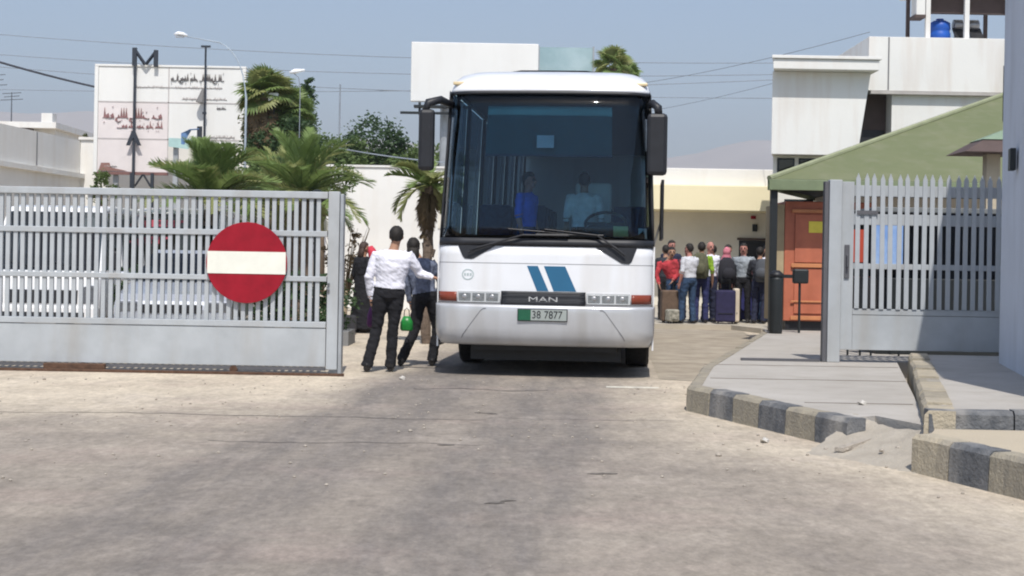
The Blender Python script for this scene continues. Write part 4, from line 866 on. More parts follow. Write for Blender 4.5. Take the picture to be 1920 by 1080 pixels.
# ------------------------------------------------------------ vegetation
def leaf_cloud(name, m, parent, blobs, n_leaf, size, seed, clump=.35):
    """leaf-sized faces spread in clumps through the given ellipsoids"""
    r_ = np.random.default_rng(seed); vol = np.array([b[3]*b[4]*b[5] for b in blobs]) ** .67; vol /= vol.sum()
    cents = []; 
    n_cl = max(8, n_leaf // 26); idx = r_.choice(len(blobs), n_cl, p=vol)
    for i in idx:
        b = blobs[i]; d = r_.normal(size=3); d /= np.linalg.norm(d); rad = r_.uniform(.45, 1.0) ** .6
        cents.append(np.array(b[:3]) + d * rad * np.array(b[3:6]))
    cents = np.array(cents); ci = r_.integers(0, n_cl, n_leaf)
    rs = np.array([min(b[3:6]) for b in blobs])[idx][ci]
    P = cents[ci] + r_.normal(size=(n_leaf, 3)) * (rs * clump * .5)[:, None]
    A = r_.normal(size=(n_leaf, 3)); A[:, 2] *= .6; A /= np.linalg.norm(A, axis=1)[:, None]
    B = r_.normal(size=(n_leaf, 3)); B -= A * (A*B).sum(1)[:, None]; B /= np.linalg.norm(B, axis=1)[:, None]
    s = size * r_.uniform(.6, 1.4, n_leaf)[:, None]
    V = np.stack([P - A*s, P + B*s*.45, P + A*s, P - B*s*.45], 1).reshape(-1, 3)
    me = bpy.data.meshes.new(name); me.from_pydata(V.tolist(), [], np.arange(n_leaf*4).reshape(-1, 4).tolist()); me.materials.append(M[m])
    o = bpy.data.objects.new(name, me); C.objects.link(o); o.parent = parent; return o
def leafy_tree(label, loc, h, blobs, n_leaf, size, m, seed, group=None, trunk_r=.14, name='leafy_tree'):
    t = thing(name, label, 'tree', loc, 0, group); b = MB(); rs = random.Random(seed)
    top = Vector((rs.uniform(-.2, .2), 0, h*.6)); b.loft([(0, 0, -.05), (.03, 0, h*.3), top], [trunk_r*1.3, trunk_r, trunk_r*.7], 9)
    for bl in blobs: b.loft([top*.8, top.lerp(Vector(bl[:3]), .6) + Vector((0, 0, .1)), Vector(bl[:3])], [trunk_r*.6, trunk_r*.35, trunk_r*.1], 6)
    b.build('trunk', 'bark', t, True); leaf_cloud('crown', m, t, blobs, n_leaf, size, seed); return t
leafy_tree('broad round dark green tree behind the white store wall', (-5.5, 58, 0), 6.5, [(0, 0, 5.9, 1.25, 1.2, 1.0), (.95, .2, 5.3, .9, .9, .8), (-.7, 0, 5.1, .9, .9, .8), (.2, -.4, 4.7, 1.2, 1, .8), (1.3, .1, 4.5, .8, .8, .7)], 7000, .085, 'leaf_dark', 11)
leafy_tree('spreading tree between the round tree and the coach', (-3.3, 57, 0), 5.5, [(0, 0, 5.1, 1.0, 1, .8), (-.9, 0, 4.7, .8, .8, .7), (.9, 0, 4.9, .8, .8, .7), (.2, 0, 4.2, 1.2, 1, .7)], 5000, .085, 'leaf', 19)
leafy_tree('lower bushy tree left of the round tree', (-7.2, 56, 0), 5.5, [(0, 0, 5.1, 1.0, .9, .8), (.9, 0, 5.2, .8, .8, .7), (-.6, 0, 4.8, .9, .8, .8), (.4, 0, 4.2, 1.2, .9, .8), (1.3, 0, 4.4, .8, .8, .7)], 6500, .085, 'leaf', 12)
leafy_tree('dark bushy tree under the tall fan palms', (-6.3, 41.5, 0), 5, [(-.7, 0, 4.2, .55, .6, .7), (.1, 0, 4.6, .6, .6, .7), (.0, 0, 3.7, .8, .7, .7), (.6, 0, 4.3, .35, .4, .8), (.6, 0, 3.6, .6, .6, .6)], 6500, .065, 'leaf_dark', 13)
leafy_tree('olive green tree against the right edge of the billboard', (-7.45, 43.2, 0), 5, [(0, 0, 5.1, .42, .5, .9), (.2, 0, 4.1, .6, .5, .9), (.45, -.6, 5.3, .5, .4, .7), (1.0, -.6, 5.0, .5, .4, .8), (-.1, 0, 5.9, .22, .3, .4)], 7500, .065, 'leaf_olive', 14)
leafy_tree('dense green bush between the billboard and the date palms', (-5.7, 36.5, 0), 3.6, [(-.6, 0, 3.0, .7, .6, .7), (.2, 0, 3.3, .7, .6, .7), (.8, 0, 2.8, .6, .6, .7), (-.2, 0, 2.4, 1.1, .7, .6), (1.3, 0, 3.3, .5, .5, .5)], 6500, .06, 'leaf', 18, name='bush')
cy = thing('cypress', 'slim dark cypress right of the fan palms', 'tree', (-6.10, 43.5, 0)); b = MB(); b.loft([(0, 0, 0), (0, 0, 6.0)], [.12, .03], 8); b.build('trunk', 'bark', cy)
leaf_cloud('crown', 'leaf_dark', cy, [(0, 0, 3.2+.35*i, .34-.0*i*.02, .34, .42) for i in range(9)] + [(.16, 0, 6.35, .18, .18, .22)], 4200, .06, 15)
leafy_tree('small shrub top showing over the back wall', (-13.2, 49, 0), 5.2, [(0, 0, 5.2, .5, .5, .4), (.4, 0, 5.6, .35, .4, .4), (-.7, 0, 5.0, .5, .5, .25)], 1500, .07, 'leaf_olive', 16, name='shrub_tree')
leafy_tree('green bush at the foot of the zigzag mast', (-12.2, 44.2, 0), 3.6, [(0, 0, 3.55, .3, .3, .25), (.1, 0, 3.2, .4, .3, .4)], 900, .06, 'leaf', 17, name='bush')
# date palms: every frond is a part of its own
def frond_mesh(L, droop, m, seed, n_=34, leaf=.34, lift=.5):
    rs = random.Random(seed); b = MB(); P = []
    for i in range(n_+1):
        t = i/n_; P.append(Vector((0, L*t*(1-.12*t*t*droop), L*(lift*t - droop*t*t*.75))))
    b.loft([P[i] for i in range(0, n_+1, 3)], [.016*(1-.8*i/n_)+.003 for i in range(0, n_+1, 3)], 5)
    for i in range(3, n_+1):
        t = i/n_; d = (P[i]-P[i-1]).normalized(); l_ = leaf*(math.sin(PI*min(1, .12+t*.86)))**.6*rs.uniform(.85, 1.1); up = Vector((1, 0, 0)).cross(d)
        for sx in (-1, 1):
            dr = (Vector((sx, 0, 0))*.75 + d*.85 + up*rs.uniform(.05, .45)).normalized(); e = P[i]+dr*l_ - Vector((0, 0, .10*l_*droop)); wv = d*.020
            b.add([P[i]-wv, P[i]+wv, P[i].lerp(e, .5)+wv*1.1, e, P[i].lerp(e, .5)-wv*1.1], [(0, 1, 2, 3, 4)])
    return b.mesh('frond', m)
def date_palm(label, loc, h, L, n_, seed, trunk_r=.16, m=('frond', 'frond', 'frond_y'), lo=-.5, hi=1.1, leaf=.34, spread=None, dead=4):
    t = thing('palm_tree', label, 'palm', loc); rs = random.Random(seed); b = MB()
    pts = [(rs.uniform(-.02, .02), rs.uniform(-.02, .02), h*i/8 - .05) for i in range(9)]
    b.loft(pts, [trunk_r*(1.15 if i % 2 else .95) for i in range(9)], 12); b.build('trunk', 'palm_bark', t)
    for k in range(12):      # cut leaf bases
        a = k*2.4; z = h*(.55+.04*k); q = MB(); q.loft([(trunk_r*.8*math.cos(a), trunk_r*.8*math.sin(a), z), (trunk_r*1.5*math.cos(a), trunk_r*1.5*math.sin(a), z+.12)], [.045, .02], 5); q.build('leaf_base', 'palm_bark', t)
    vs = [frond_mesh(L, .55+.25*k, m[k], seed+k, leaf=leaf) for k in range(3)]; de = frond_mesh(L*.85, 1.2, 'frond_dead', seed+9, leaf=leaf*.8, lift=.1)
    for k in range(n_):
        a = k*2.399+rs.uniform(-.2, .2); e = hi + (lo-hi)*(k/n_)
        if spread: a = rs.uniform(*spread)
        share('frond', vs[k % 3], t, (0, 0, h), (e, rs.uniform(-.25, .25), a), (1, 1, 1))
    for k in range(dead): share('dead_frond', de, t, (0, 0, h-.08), (-.9+rs.uniform(-.2, .1), 0, rs.uniform(0, 2*PI)))
    return t
date_palm('bushy date palm with arching fronds behind the sign end of the gate', (-4.25, 30, 0), 2.55, 1.60, 56, 21, .2, lo=-.45, hi=1.2)
date_palm('second date palm with yellower fronds beside the bushy one', (-4.95, 32, 0), 2.5, 1.5, 44, 22, .18, m=('frond_y', 'frond', 'frond_y'), lo=-.35, hi=1.1)
date_palm('young upright palm below the blue sign', (-5.25, 26, 0), 2.2, 1.35, 44, 23, .14, lo=.05, hi=1.25, leaf=.40, dead=0)
date_palm('drooping palm with bare trunk at the flank of the coach', (-1.36, 24, 0), 2.55, .78, 16, 24, .075, m=('frond', 'frond_y', 'frond_y'), lo=-.8, hi=.6, leaf=.26, dead=8)
# fan palms
def fan_mesh(r0, m, seed):
    rs = random.Random(seed); b = MB(); b.loft([(0, 0, 0), (0, r0*.5, .06)], [.014, .010], 5); c = Vector((0, r0*.5, .06)); n_ = 22
    for i in range(n_):
        a = R(-115) + R(230)*i/(n_-1); l_ = r0*.6*rs.uniform(.85, 1.05); d = Vector((math.sin(a), math.cos(a), 0)); q = Vector((d.y, -d.x, 0)) * (.055*r0)
        mid = c+d*l_*.6+Vector((0, 0, .04)); e = c+d*l_-Vector((0, 0, .10*r0))
        b.add([c, mid+q, e, mid-q], [(0, 1, 2, 3)])
    return b.mesh('fan_leaf', m)
def fan_palm(label, loc, h, r0, n_, seed, skirt=1.4, m='frond_y'):
    t = thing('fan_palm', label, 'palm', loc); rs = random.Random(seed); b = MB(); b.loft([(0, 0, -.05), (.02, 0, h*.5), (0, 0, h)], [.24, .18, .15], 12); b.build('trunk', 'palm_bark', t)
    ms_ = [fan_mesh(r0, m, seed), fan_mesh(r0, 'frond', seed+1)]; dm = fan_mesh(r0*.9, 'frond_dead', seed+2)
    for k in range(n_): share('fan_leaf', ms_[k % 2], t, (0, 0, h), (1.35-1.9*k/n_+rs.uniform(-.3, .3), rs.uniform(-.5, .5), k*2.399))
    for k in range(int(26*skirt)): share('dead_leaf', dm, t, (0, 0, h-.05-skirt*k/(26*skirt)), (-1.0-rs.uniform(0, .35), rs.uniform(-.4, .4), k*2.399))
    return t
fan_palm('tall fan palm with dead skirt right of the billboard', (-7.0, 42, 0), 5.85, .90, 44, 31, 1.5)
fan_palm('slightly lower fan palm next to the tall one', (-6.45, 42.6, 0), 5.45, .80, 40, 32, 1.2, 'frond')
fan_palm('fan palm crown rising behind the coach roof', (3.25, 50, 0), 7.85, .80, 20, 33, .4, 'frond_y')
fan_palm('second fan palm crown behind the coach roof', (3.75, 51.5, 0), 7.75, .70, 17, 34, .3, 'frond')
# clipped hedge behind the gate and dry shrub beside it
hd = thing('hedge', 'low dusty hedge in a bed behind the sliding gate', 'hedge', (-4.4, 23.5, 0)); b = MB(); b.box(-2.2, 1.9, -.5, .5, -.02, .22); b.build('planter', mat('planter_grey', (.20, .20, .20), .9), hd)
leaf_cloud('foliage', 'leaf_dark', hd, [(-1.9+.32*i, 0, .62+.1*math.sin(i*1.7), .36, .45, .48) for i in range(12)], 6500, .05, 41)
ds = thing('dry_shrub', 'dry brown shrub before the white store wall', 'shrub', (-3.35, 30, 0)); b = MB(); rs = random.Random(5)
for i in range(60):
    a = rs.uniform(0, 6.3); l_ = rs.uniform(.5, 1.0); b.loft([(0, 0, .3), (math.cos(a)*.25*l_, math.sin(a)*.2, .9*l_+.4), (math.cos(a)*.5*l_, math.sin(a)*.35, 1.5*l_+.5)], [.014, .009, .003], 4)
b.build('twigs', 'frond_dead', ds); leaf_cloud('leaves', 'frond_dead', ds, [(0, 0, 1.5, .42, .35, .5), (.1, 0, .9, .4, .3, .4)], 700, .05, 42)

# ------------------------------------------------------------ vehicles behind the gate
def car_wheels(t, ys, x, r, wd):
    for y in ys:
        for sx in (-1, 1):
            b = MB(); b.loft([(sx*x-wd/2, y, r), (sx*x-wd/2+.02, y, r), (sx*x+wd/2-.02, y, r), (sx*x+wd/2, y, r)], [r-.03, r, r, r-.03], 22, ref=(0, 1, 0)); w_ = b.build('wheel', 'rubber', t)
            b = MB(); b.loft([(sx*(x+wd/2-.03), y, r), (sx*(x+wd/2+.008), y, r)], [r*.66, r*.55], 16, ref=(0, 1, 0)); b.build('rim', 'steel', w_)
def van(label, loc, rz, paint='carw', W=.86, letters=False, scale=1.0):
    t = thing('parked_van', label, 'van', loc, rz); t.scale = (scale,)*3
    low = [(.06, .36), (.0, .50), (.0, .62), (.05, .98), (.16, 1.10), (4.6, 1.10), (4.68, .9), (4.68, .36)]
    b = MB(); b.prism_x(low, -W, W); b.build('body', paint, t, bevel=.05)
    rake = lambda z: .16 + (z-1.10)*.62
    W2 = W-.10
    b = MB()      # roof and pillars
    b.prism_x([(rake(1.98), 1.985), (4.6, 1.985), (4.5, 2.07), (3.5, 2.10), (1.2, 2.10), (.80, 2.06)], -W2, W2); b.build('roof', paint, t, bevel=.03)
    for sx in (-1, 1):
        for (y0, y1, yt0, yt1) in ((.16, .26, rake(1.98), rake(1.98)+.1), (1.35, 1.45, 1.40, 1.50), (2.7, 2.8, 2.72, 2.82), (4.45, 4.58, 4.42, 4.55)):
            a, c = sx*W, sx*W2
            q = MB(); q.add([(a, y0, 1.09), (a, y1, 1.09), (c, yt1, 1.99), (c, yt0, 1.99), (a-sx*.07, y0, 1.09), (a-sx*.07, y1, 1.09), (c-sx*.07, yt1, 1.99), (c-sx*.07, yt0, 1.99)], [(0, 1, 2, 3), (4, 7, 6, 5), (0, 3, 7, 4), (1, 5, 6, 2)]); q.build('pillar', paint, t)
        for y0, y1 in ((.28, 1.34), (1.46, 2.69), (2.81, 4.44)):
            q = MB(); q.add([(sx*(W-.02), y0, 1.10), (sx*(W-.02), y1, 1.10), (sx*(W2-.02), y1+.01, 1.985), (sx*(W2-.02), max(y0, .74 if y0 < .5 else y0), 1.985)], [(0, 1, 2, 3)]); q.build('side_window', 'glass_car', t)
    b = MB(); b.add([(-W+.04, rake(1.10)-.01, 1.10), (W-.04, rake(1.10)-.01, 1.10), (W2-.04, rake(1.98)-.01, 1.985), (-W2+.04, rake(1.98)-.01, 1.985)], [(0, 1, 2, 3)]); b.build('windscreen', 'glass_car', t)
    b = MB(); b.box(-W+.1, W-.1, .25, .8, 1.0, 1.14); b.box(-.6, -.15, 1.2, 1.4, 1.1, 1.75); b.box(.15, .6, 1.2, 1.4, 1.1, 1.75); b.build('cabin', 'dash', t, bevel=.04)
    b = MB(); b.box(-W+.32, W-.32, -.015, .03, .60, .80); b.build('grille', 'black', t)
    for sx in (-1, 1):
        q = MB(); q.prism_y([(p[0]*sx, p[1]) for p in ((W-.29, .60), (W-.05, .60), (W-.03, .86), (W-.12, .88), (W-.27, .84))][::sx], -.012, .06); q.build('headlight', 'lens', t, bevel=.01)
        q = MB(); q.box(sx*(W+.13)-.08, sx*(W+.13)+.08, .35, .45, 1.12, 1.40); q.build('mirror', 'black', t, bevel=.03)
    b = MB(); b.box(-W-.005, W+.005, -.05, .08, .34, .56); b.build('bumper', paint, t, bevel=.03)
    b = MB(); b.box(-W+.2, W-.2, -.056, -.04, .38, .47); b.build('air_intake', 'black', t)
    for x0, x1, z1 in ((-.55, .05, 1.22), (.0, .6, 1.25)): q = MB(); q.loft([(x1, rake(1.1)-.03, 1.1), (x0, rake(z1)-.03, z1)], [.012, .008], 5); q.build('wiper', 'black', t)
    car_wheels(t, (.95, 3.7), W-.12, .32, .2)
    if letters:
        for z, n_ in ((1.80, 3), (1.52, 2)):
            for k in range(n_):
                x = -.42 + k*.22; q = MB(); y = rake(z)-.03
                q.box(x, x+.04, y-.004, y, z-.08, z+.08); q.box(x+.042, x+.16, y-.004, y, z+.04, z+.08); q.box(x+.042, x+.16, y-.004, y, z-.08, z-.04); q.box(x+.12, x+.16, y-.004, y, z-.038, z+.038)
                q.build('red_marking', mat('marking_red', (.55, .10, .14), .6), t)
    return t
van('white passenger van facing the gate behind the bars', (-7.02, 22.3, 0), 0)
van('white van with red markings on its windscreen parked beside the other van', (-5.75, 25.2, 0), R(4), 'carw', .80, True, 1.04)
# silver car
sc_ = thing('parked_car', 'silver car parked behind the bars beside the vans', 'car', (-4.75, 20.9, 0), R(3))
b = MB(); b.prism_x([(.08, .26), (.0, .42), (.02, .66), (.18, .80), (1.05, .96), (3.6, .98), (4.1, .86), (4.15, .40), (4.05, .26)], -.82, .82); b.build('body', 'cars', sc_, bevel=.07)
b = MB(); b.prism_x([(1.75, 1.38), (3.0, 1.38), (2.9, 1.43), (1.9, 1.43)], -.60, .60); b.build('roof', 'cars', sc_, bevel=.03)
b = MB(); b.add([(-.74, 1.02, .965), (.74, 1.02, .965), (.60, 1.76, 1.38), (-.60, 1.76, 1.38)], [(0, 1, 2, 3)]); b.build('windscreen', 'glass_car', sc_)
b = MB(); b.add([(-.74, 3.62, .985), (.74, 3.62, .985), (.60, 2.98, 1.38), (-.60, 2.98, 1.38)], [(3, 2, 1, 0)]); b.build('rear_window', 'glass_car', sc_)
for sx in (-1, 1):
    b = MB(); b.add([(sx*.75, 1.10, .975), (sx*.75, 3.5, .985), (sx*.61, 2.98, 1.38), (sx*.61, 1.78, 1.38)], [(0, 1, 2, 3)]); b.build('side_window', 'glass_car', sc_)
    b = MB(); b.box(sx*.62-.14, sx*.62+.14, -.008, .08, .56, .70); b.build('headlight', 'lens', sc_, bevel=.02)
    b = MB(); b.box(sx*.92-.09, sx*.92+.09, 1.15, 1.25, .96, 1.10); b.build('mirror', 'cars', sc_, bevel=.03)
b = MB(); b.box(-.42, .42, -.012, .05, .54, .66); b.build('grille', 'black', sc_, bevel=.01)
b = MB(); b.box(-.6, .6, -.01, .05, .30, .42); b.build('air_intake', 'black', sc_)
b = MB(); b.box(-.65, .65, 1.3, 3.2, .9, 1.0); b.box(-.5, -.12, 1.9, 2.05, .95, 1.3); b.box(.12, .5, 1.9, 2.05, .95, 1.3); b.build('cabin', 'dash', sc_)
car_wheels(sc_, (.85, 3.3), .72, .30, .2)

# ------------------------------------------------------------ people
def cmat(name, col, **k): return mat('cloth_'+name, col, .9, 0, k.get('var', .15), k.get('scale', 9), .25, 30)
SKIN = mat('skin_tan', (.36, .20, .13), .6, 0, .06, 12); HAIR = mat('hair_black', (.015, .012, .010), .7, 0, .3, 40); SHOE = mat('shoe_black', (.02, .018, .018), .5)
def person(label, loc, H=1.72, rz=0.0, face=1, J=None, shirt=None, trousers=None, hair='short', skin=SKIN, hairm=HAIR, shoe=SHOE, sleeves='long', robe=False, voxel=.0105, scarf=None, group=None, girth=1.0, cap=None):
    """face=+1 looks away from the lane's street end (+Y), -1 looks towards it; joints are given for a 1.75 m body"""
    f = face
    D = dict(P=(0, 0, .95), N=(0, .01*f, 1.46), Hd=(0, .035*f, 1.625),
             LS=(-.185, 0, 1.405), RS=(.185, 0, 1.405), LE=(-.235, -.03*f, 1.13), RE=(.235, -.03*f, 1.13), LW=(-.235, .06*f, .89), RW=(.235, .06*f, .89),
             LH=(-.092, 0, .92), RH=(.092, 0, .92), LK=(-.10, .02*f, .50), RK=(.10, .02*f, .50), LA=(-.11, -.02*f, .085), RA=(.11, -.02*f, .085))
    if J: D.update(J)
    V = {k: Vector(v) for k, v in D.items()}
    parts = []          # (MB, tag)  tags: 0 shirt 1 trousers 2 skin 3 shoe 4 scarf/eye
    def L_(pts, rad, tg, n_=14, ref=None):
        b = MB(); b.loft(pts, rad, n_, 0, ref); parts.append((b, tg))
    def dens(a, c, k): return [a.lerp(c, i/k) for i in range(k+1)]
    P, N = V['P'], V['N']; right = (V['RS']-V['LS']).normalized(); rh = (V['RH']-V['LH']).normalized()
    up = (N-P).normalized(); g_ = girth
    # pelvis, torso
    L_([P-up*.10, P-up*.06, P, P+up*.05, P+up*.09], [(.10*g_, .08*g_), (.165*g_, .115*g_), (.172*g_, .122*g_), (.16*g_, .112*g_), (.15*g_, .10*g_)], 10, 18, rh)
    T = (N-P).length; tab = [(.06, .158, .114), (.12, .165, .118), (.25, .155, .112), (.45, .168, .122), (.62, .186, .130), (.78, .196, .128), (.88, .185, .112), (.96, .12, .085), (1.0, .075, .07)]
    pts = [P.lerp(N, t) for t, _, _ in tab]; L_(pts, [(a*g_, c*g_) for _, a, c in tab], 11, 20, right)
    Hd = V['Hd']; L_(dens(N-up*.03, Hd-Vector((0, 0, .05)), 4), [(.062, .062), (.058, .058), (.056, .056), (.055, .055), (.05, .05)], 2, 12)
    # head with jaw, nose, ears, eyes
    b = MB(); b.sphere(Hd+Vector((0, -.008*f, .015)), .079, .095, .105, 18, 12); b.sphere(Hd+Vector((0, .03*f, -.055)), .052, .058, .058, 12, 8); parts.append((b, 2))
    fy = Vector((0, f, 0)); b = MB(); b.loft([Hd+fy*.083+Vector((0, 0, .012)), Hd+fy*.106+Vector((0, 0, -.022)), Hd+fy*.088+Vector((0, 0, -.034))], [.010, .017, .012], 8)
    for sx in (-1, 1): b.sphere(Hd+Vector((sx*.077, -.008*f, -.01)), .012, .020, .030, 8, 6)
    parts.append((b, 2))
    b = MB()
    for sx in (-1, 1): b.sphere(Hd+Vector((sx*.030, .083*f, .012)), .013, .010, .008, 8, 6)
    b.sphere(Hd+Vector((0, .086*f, -.058)), .024, .008, .007, 8, 6); parts.append((b, 4))
    # arms and hands
    for s_ in 'LR':
        S_, E_, W_ = V[s_+'S'], V[s_+'E'], V[s_+'W']; inn = (V['RS']-V['LS']).normalized() * (1 if s_ == 'L' else -1)
        top = S_ + inn*.05
        rad = lambda a, c, k: [a+(c-a)*i/k for i in range(k+1)]
        L_([top] + dens(S_, E_, 5), [.065*g_] + rad(.064*g_, .050*g_, 5), 0, 12)
        L_(dens(E_, W_, 5), rad(.050*g_, .038, 5) if sleeves == 'long' else rad(.044, .029, 5), 0 if sleeves == 'long' else 2, 12)
        b = MB(); b.sphere(E_, .05*g_, n=10, k=6); parts.append((b, 0))
        d = (W_-E_).normalized(); sd_ = Vector((0, 1, 0)) - d*d.y; sd_ = sd_.normalized() if sd_.length > .1 else Vector((1, 0, 0)); nm = d.cross(sd_)
        L_([W_-d*.01, W_+d*.03, W_+d*.085], [(.024, .022), (.040, .017), (.040, .014)], 2, 12, sd_)
        for k in range(4):
            o0 = W_+d*.08+sd_*(.030-.020*k); ln = (.068, .078, .072, .056)[k]; cu = nm*(.010 if s_ == 'L' else -.010)
            L_([o0, o0+d*ln*.5+cu*.5, o0+d*ln*.95+cu*2], [.0095, .009, .0075], 2, 8)
        o0 = W_+d*.028+sd_*.034; L_([o0, o0+d*.03+sd_*.024, o0+d*.062+sd_*.03], [.012, .0105, .008], 2, 8)
    # legs
    for s_ in 'LR':
        H_, K_, A_ = V[s_+'H'], V[s_+'K'], V[s_+'A']
        if not robe:
            L_(dens(H_+Vector((0, 0, .03)), K_, 7), [.086*g_, .094*g_, .092*g_, .088*g_, .082, .076, .070, .066], 1, 14)
            L_(dens(K_, A_-Vector((0, 0, .02)), 7), [.066, .066, .068, .067, .066, .066, .067, .070], 1, 14)
        toe = A_ + Vector((0, .165*f, -.05)); L_([A_+Vector((0, -.055*f, -.045)), A_+Vector((0, -.02*f, -.04)), A_+Vector((0, .06*f, -.045)), toe-Vector((0, .04*f, 0)), toe], [(.036, .034), (.042, .040), (.044, .036), (.042, .026), (.028, .018)], 3, 12, (1, 0, 0))
    if robe:
        c = (V['LA']+V['RA'])*.5; q = [P+Vector((0, 0, .1)), P, P.lerp(c, .3), P.lerp(c, .6), P.lerp(c, .85), c+Vector((0, 0, -.01))]
        L_([q[0].lerp(q[-1], t) for t in [i/9 for i in range(10)]], [(.16+.11*(i/9), .12+.09*(i/9)) for i in range(10)], 1, 20, (1, 0, 0))
    if scarf:
        b = MB(); b.sphere(Hd+Vector((0, -.028*f, .02)), .093, .094, .118, 16, 10); b.loft([Hd+Vector((.0, -.02*f, -.04)), N+Vector((0, 0, .02)), N-up*.12], [(.085, .085), (.13, .11), (.20, .135)], 14, 0, right); parts.append((b, 5))
    # one continuous skin through a voxel remesh
    big = MB(); tags = []; pts_ = []
    for b, tg in parts:
        big.add(b.v, b.f); pts_ += b.v; tags += [tg]*len(b.v)
    me = big.mesh('body', [shirt, trousers, skin, shoe, HAIR, scarf or shirt])
    tmp = bpy.data.objects.new('tmp', me); C.objects.link(tmp)
    rm = tmp.modifiers.new('r', 'REMESH'); rm.mode = 'VOXEL'; rm.voxel_size = voxel; smo = tmp.modifiers.new('s', 'SMOOTH'); smo.factor = .5; smo.iterations = 2
    dg = bpy.context.evaluated_depsgraph_get(); m2 = bpy.data.meshes.new_from_object(tmp.evaluated_get(dg)); bpy.data.objects.remove(tmp); m2.name = 'body'
    from mathutils import noise as mn
    nv = [v.normal.copy() for v in m2.vertices]
    kd = kdtree.KDTree(len(pts_))
    for i, p in enumerate(pts_): kd.insert(p, i)
    kd.balance(); m2.materials.clear()
    for m_ in (shirt, trousers, skin, shoe, HAIR, scarf or shirt): m2.materials.append(m_)
    idx = [tags[kd.find(p.center)[1]] for p in m2.polygons]
    cloth = set(i for p, k_ in zip(m2.polygons, idx) if k_ in (0, 1, 10, 11, 5) for i in p.vertices)
    sd0 = Vector((loc[0]*7, loc[1]*3, 0))
    for i in cloth:
        v = m2.vertices[i]; p = v.co; q = Vector((p.x*9, p.y*9, p.z*16))+sd0
        v.co = p + nv[i]*(.010*mn.noise(q) + .006*mn.noise(q*2.3 + Vector((0, 0, p.x*20))))
    idx = [(0 if (p.center-P).dot(up) > .055 else 1) if k_ >= 10 else k_ for k_, p in zip(idx, m2.polygons)]
    m2.polygons.foreach_set('material_index', idx); m2.polygons.foreach_set('use_smooth', [True]*len(idx)); m2.update()
    k = H/1.75; t = thing('person', label, 'person', loc, rz, group); t.scale = (k,)*3
    o = bpy.data.objects.new('body', m2); C.objects.link(o); o.parent = t
    if hair != 'none' and not scarf:
        b = MB(); b.sphere((0, 0, 0), .087, .100, .104, 20, 14); rs = random.Random(int(loc[0]*100)); vv = []
        for x, y, z in b.v:
            yy = y*f
            fr = (yy > .02 and z < .045) or z < (-.085 if yy < -.03 else -.05) or (abs(x) > .06 and yy > -.01 and z < -.0)
            s_ = .80 if fr else 1.0 + rs.uniform(-.03, .07); vv.append((x*s_, y*s_, z*s_))
        b.v = vv; hb = b.build('hair', hairm, t, True); hb.location = Hd+Vector((0, -.012*f, .022))
        if hair == 'long':
            q = MB(); q.loft([Hd+Vector((0, -.05*f, .02)), Hd+Vector((0, -.085*f, -.10)), Hd+Vector((0, -.08*f, -.22))], [(.075, .05), (.085, .045), (.05, .025)], 12, 0, (1, 0, 0)); q.build('hair_length', hairm, t, True)
    if cap:
        q = MB(); q.sphere(Hd+Vector((0, -.005*f, .045)), .088, .104, .085, 16, 10); q.build('cap', cap, t, True)
    return t
WHITE = cmat('white', (.72, .72, .80), var=.05); NAVY = cmat('navy', (.018, .022, .05)); BLK = cmat('black', (.010, .010, .013)); GREYB = cmat('greyblue', (.13, .15, .21), var=.45, scale=16)
man = person('person in white shirt and dark trousers, back turned, one hand on the coach', (-1.52, 17.85, 0), 1.74, 0, 1,
    dict(P=(.06, 0, .96), N=(.10, -.02, 1.47), Hd=(.135, .0, 1.635), LS=(-.10, .0, 1.40), RS=(.285, .0, 1.405), LE=(-.185, -.03, 1.14), LW=(-.165, .03, .89), RE=(.42, .10, 1.19), RW=(.58, .04, 1.15),
         LH=(-.03, 0, .93), RH=(.15, 0, .93), LK=(-.085, .03, .51), LA=(-.19, -.04, .085), RK=(.11, .03, .51), RA=(.085, .06, .085)), WHITE, BLK, voxel=.009, girth=1.14)
person('person in grey checked shirt climbing towards the coach door with a green bag', (-1.23, 18.9, 0), 1.70, 0, 1,
    dict(P=(.14, .05, .90), N=(.05, .10, 1.40), Hd=(-.03, .13, 1.555), LS=(-.12, .1, 1.33), RS=(.22, .12, 1.35), LE=(-.10, .1, 1.06), LW=(-.06, .16, .82), RE=(.33, .2, 1.1), RW=(.30, .30, .90),
         LH=(.06, .05, .87), RH=(.23, .05, .87), LK=(.02, .05, .48), LA=(-.16, -.02, .085), RK=(.30, .16, .50), RA=(.24, .12, .085)), GREYB, BLK, 'long', voxel=.011)
hb = thing('handbag', 'small shiny green bag hanging beside the climbing traveller', 'bag', (-1.30, 18.62, .46)); hb.scale = (.68, .68, .68); b = MB(); b.loft([(0, 0, 0), (0, 0, .03), (0, 0, .16), (0, 0, .27)], [(.09, .05), (.12, .065), (.115, .06), (.06, .03)], 14, 0, (1, 0, 0)); b.build('pouch', mat('bag_green', (.015, .20, .035), .35, 0, .3, 14), hb, True)
b = MB(); b.tube([(-.05, 0, .26), (-.04, 0, .38), (0, 0, .42), (.04, 0, .38), (.05, 0, .26)], .008); b.build('handle', 'black', hb)
hb = thing('carrier_bag', 'dark purple carrier bag at the side of the white shirted person', 'bag', (-1.69, 18.15, .52)); hb.scale = (.62, .62, .62); b = MB(); b.loft([(0, 0, 0), (0, 0, .05), (0, 0, .25), (0, 0, .42)], [(.07, .05), (.10, .07), (.09, .06), (.03, .02)], 12, 0, (1, 0, 0)); b.build('pouch', mat('bag_purple', (.10, .02, .11), .6, 0, .4, 14), hb, True)
b = MB(); b.loft([(0, 0, .40), (0.01, 0, .50)], [.02, .012], 8); b.build('handle', mat('bag_pink', (.45, .08, .20), .6), hb)
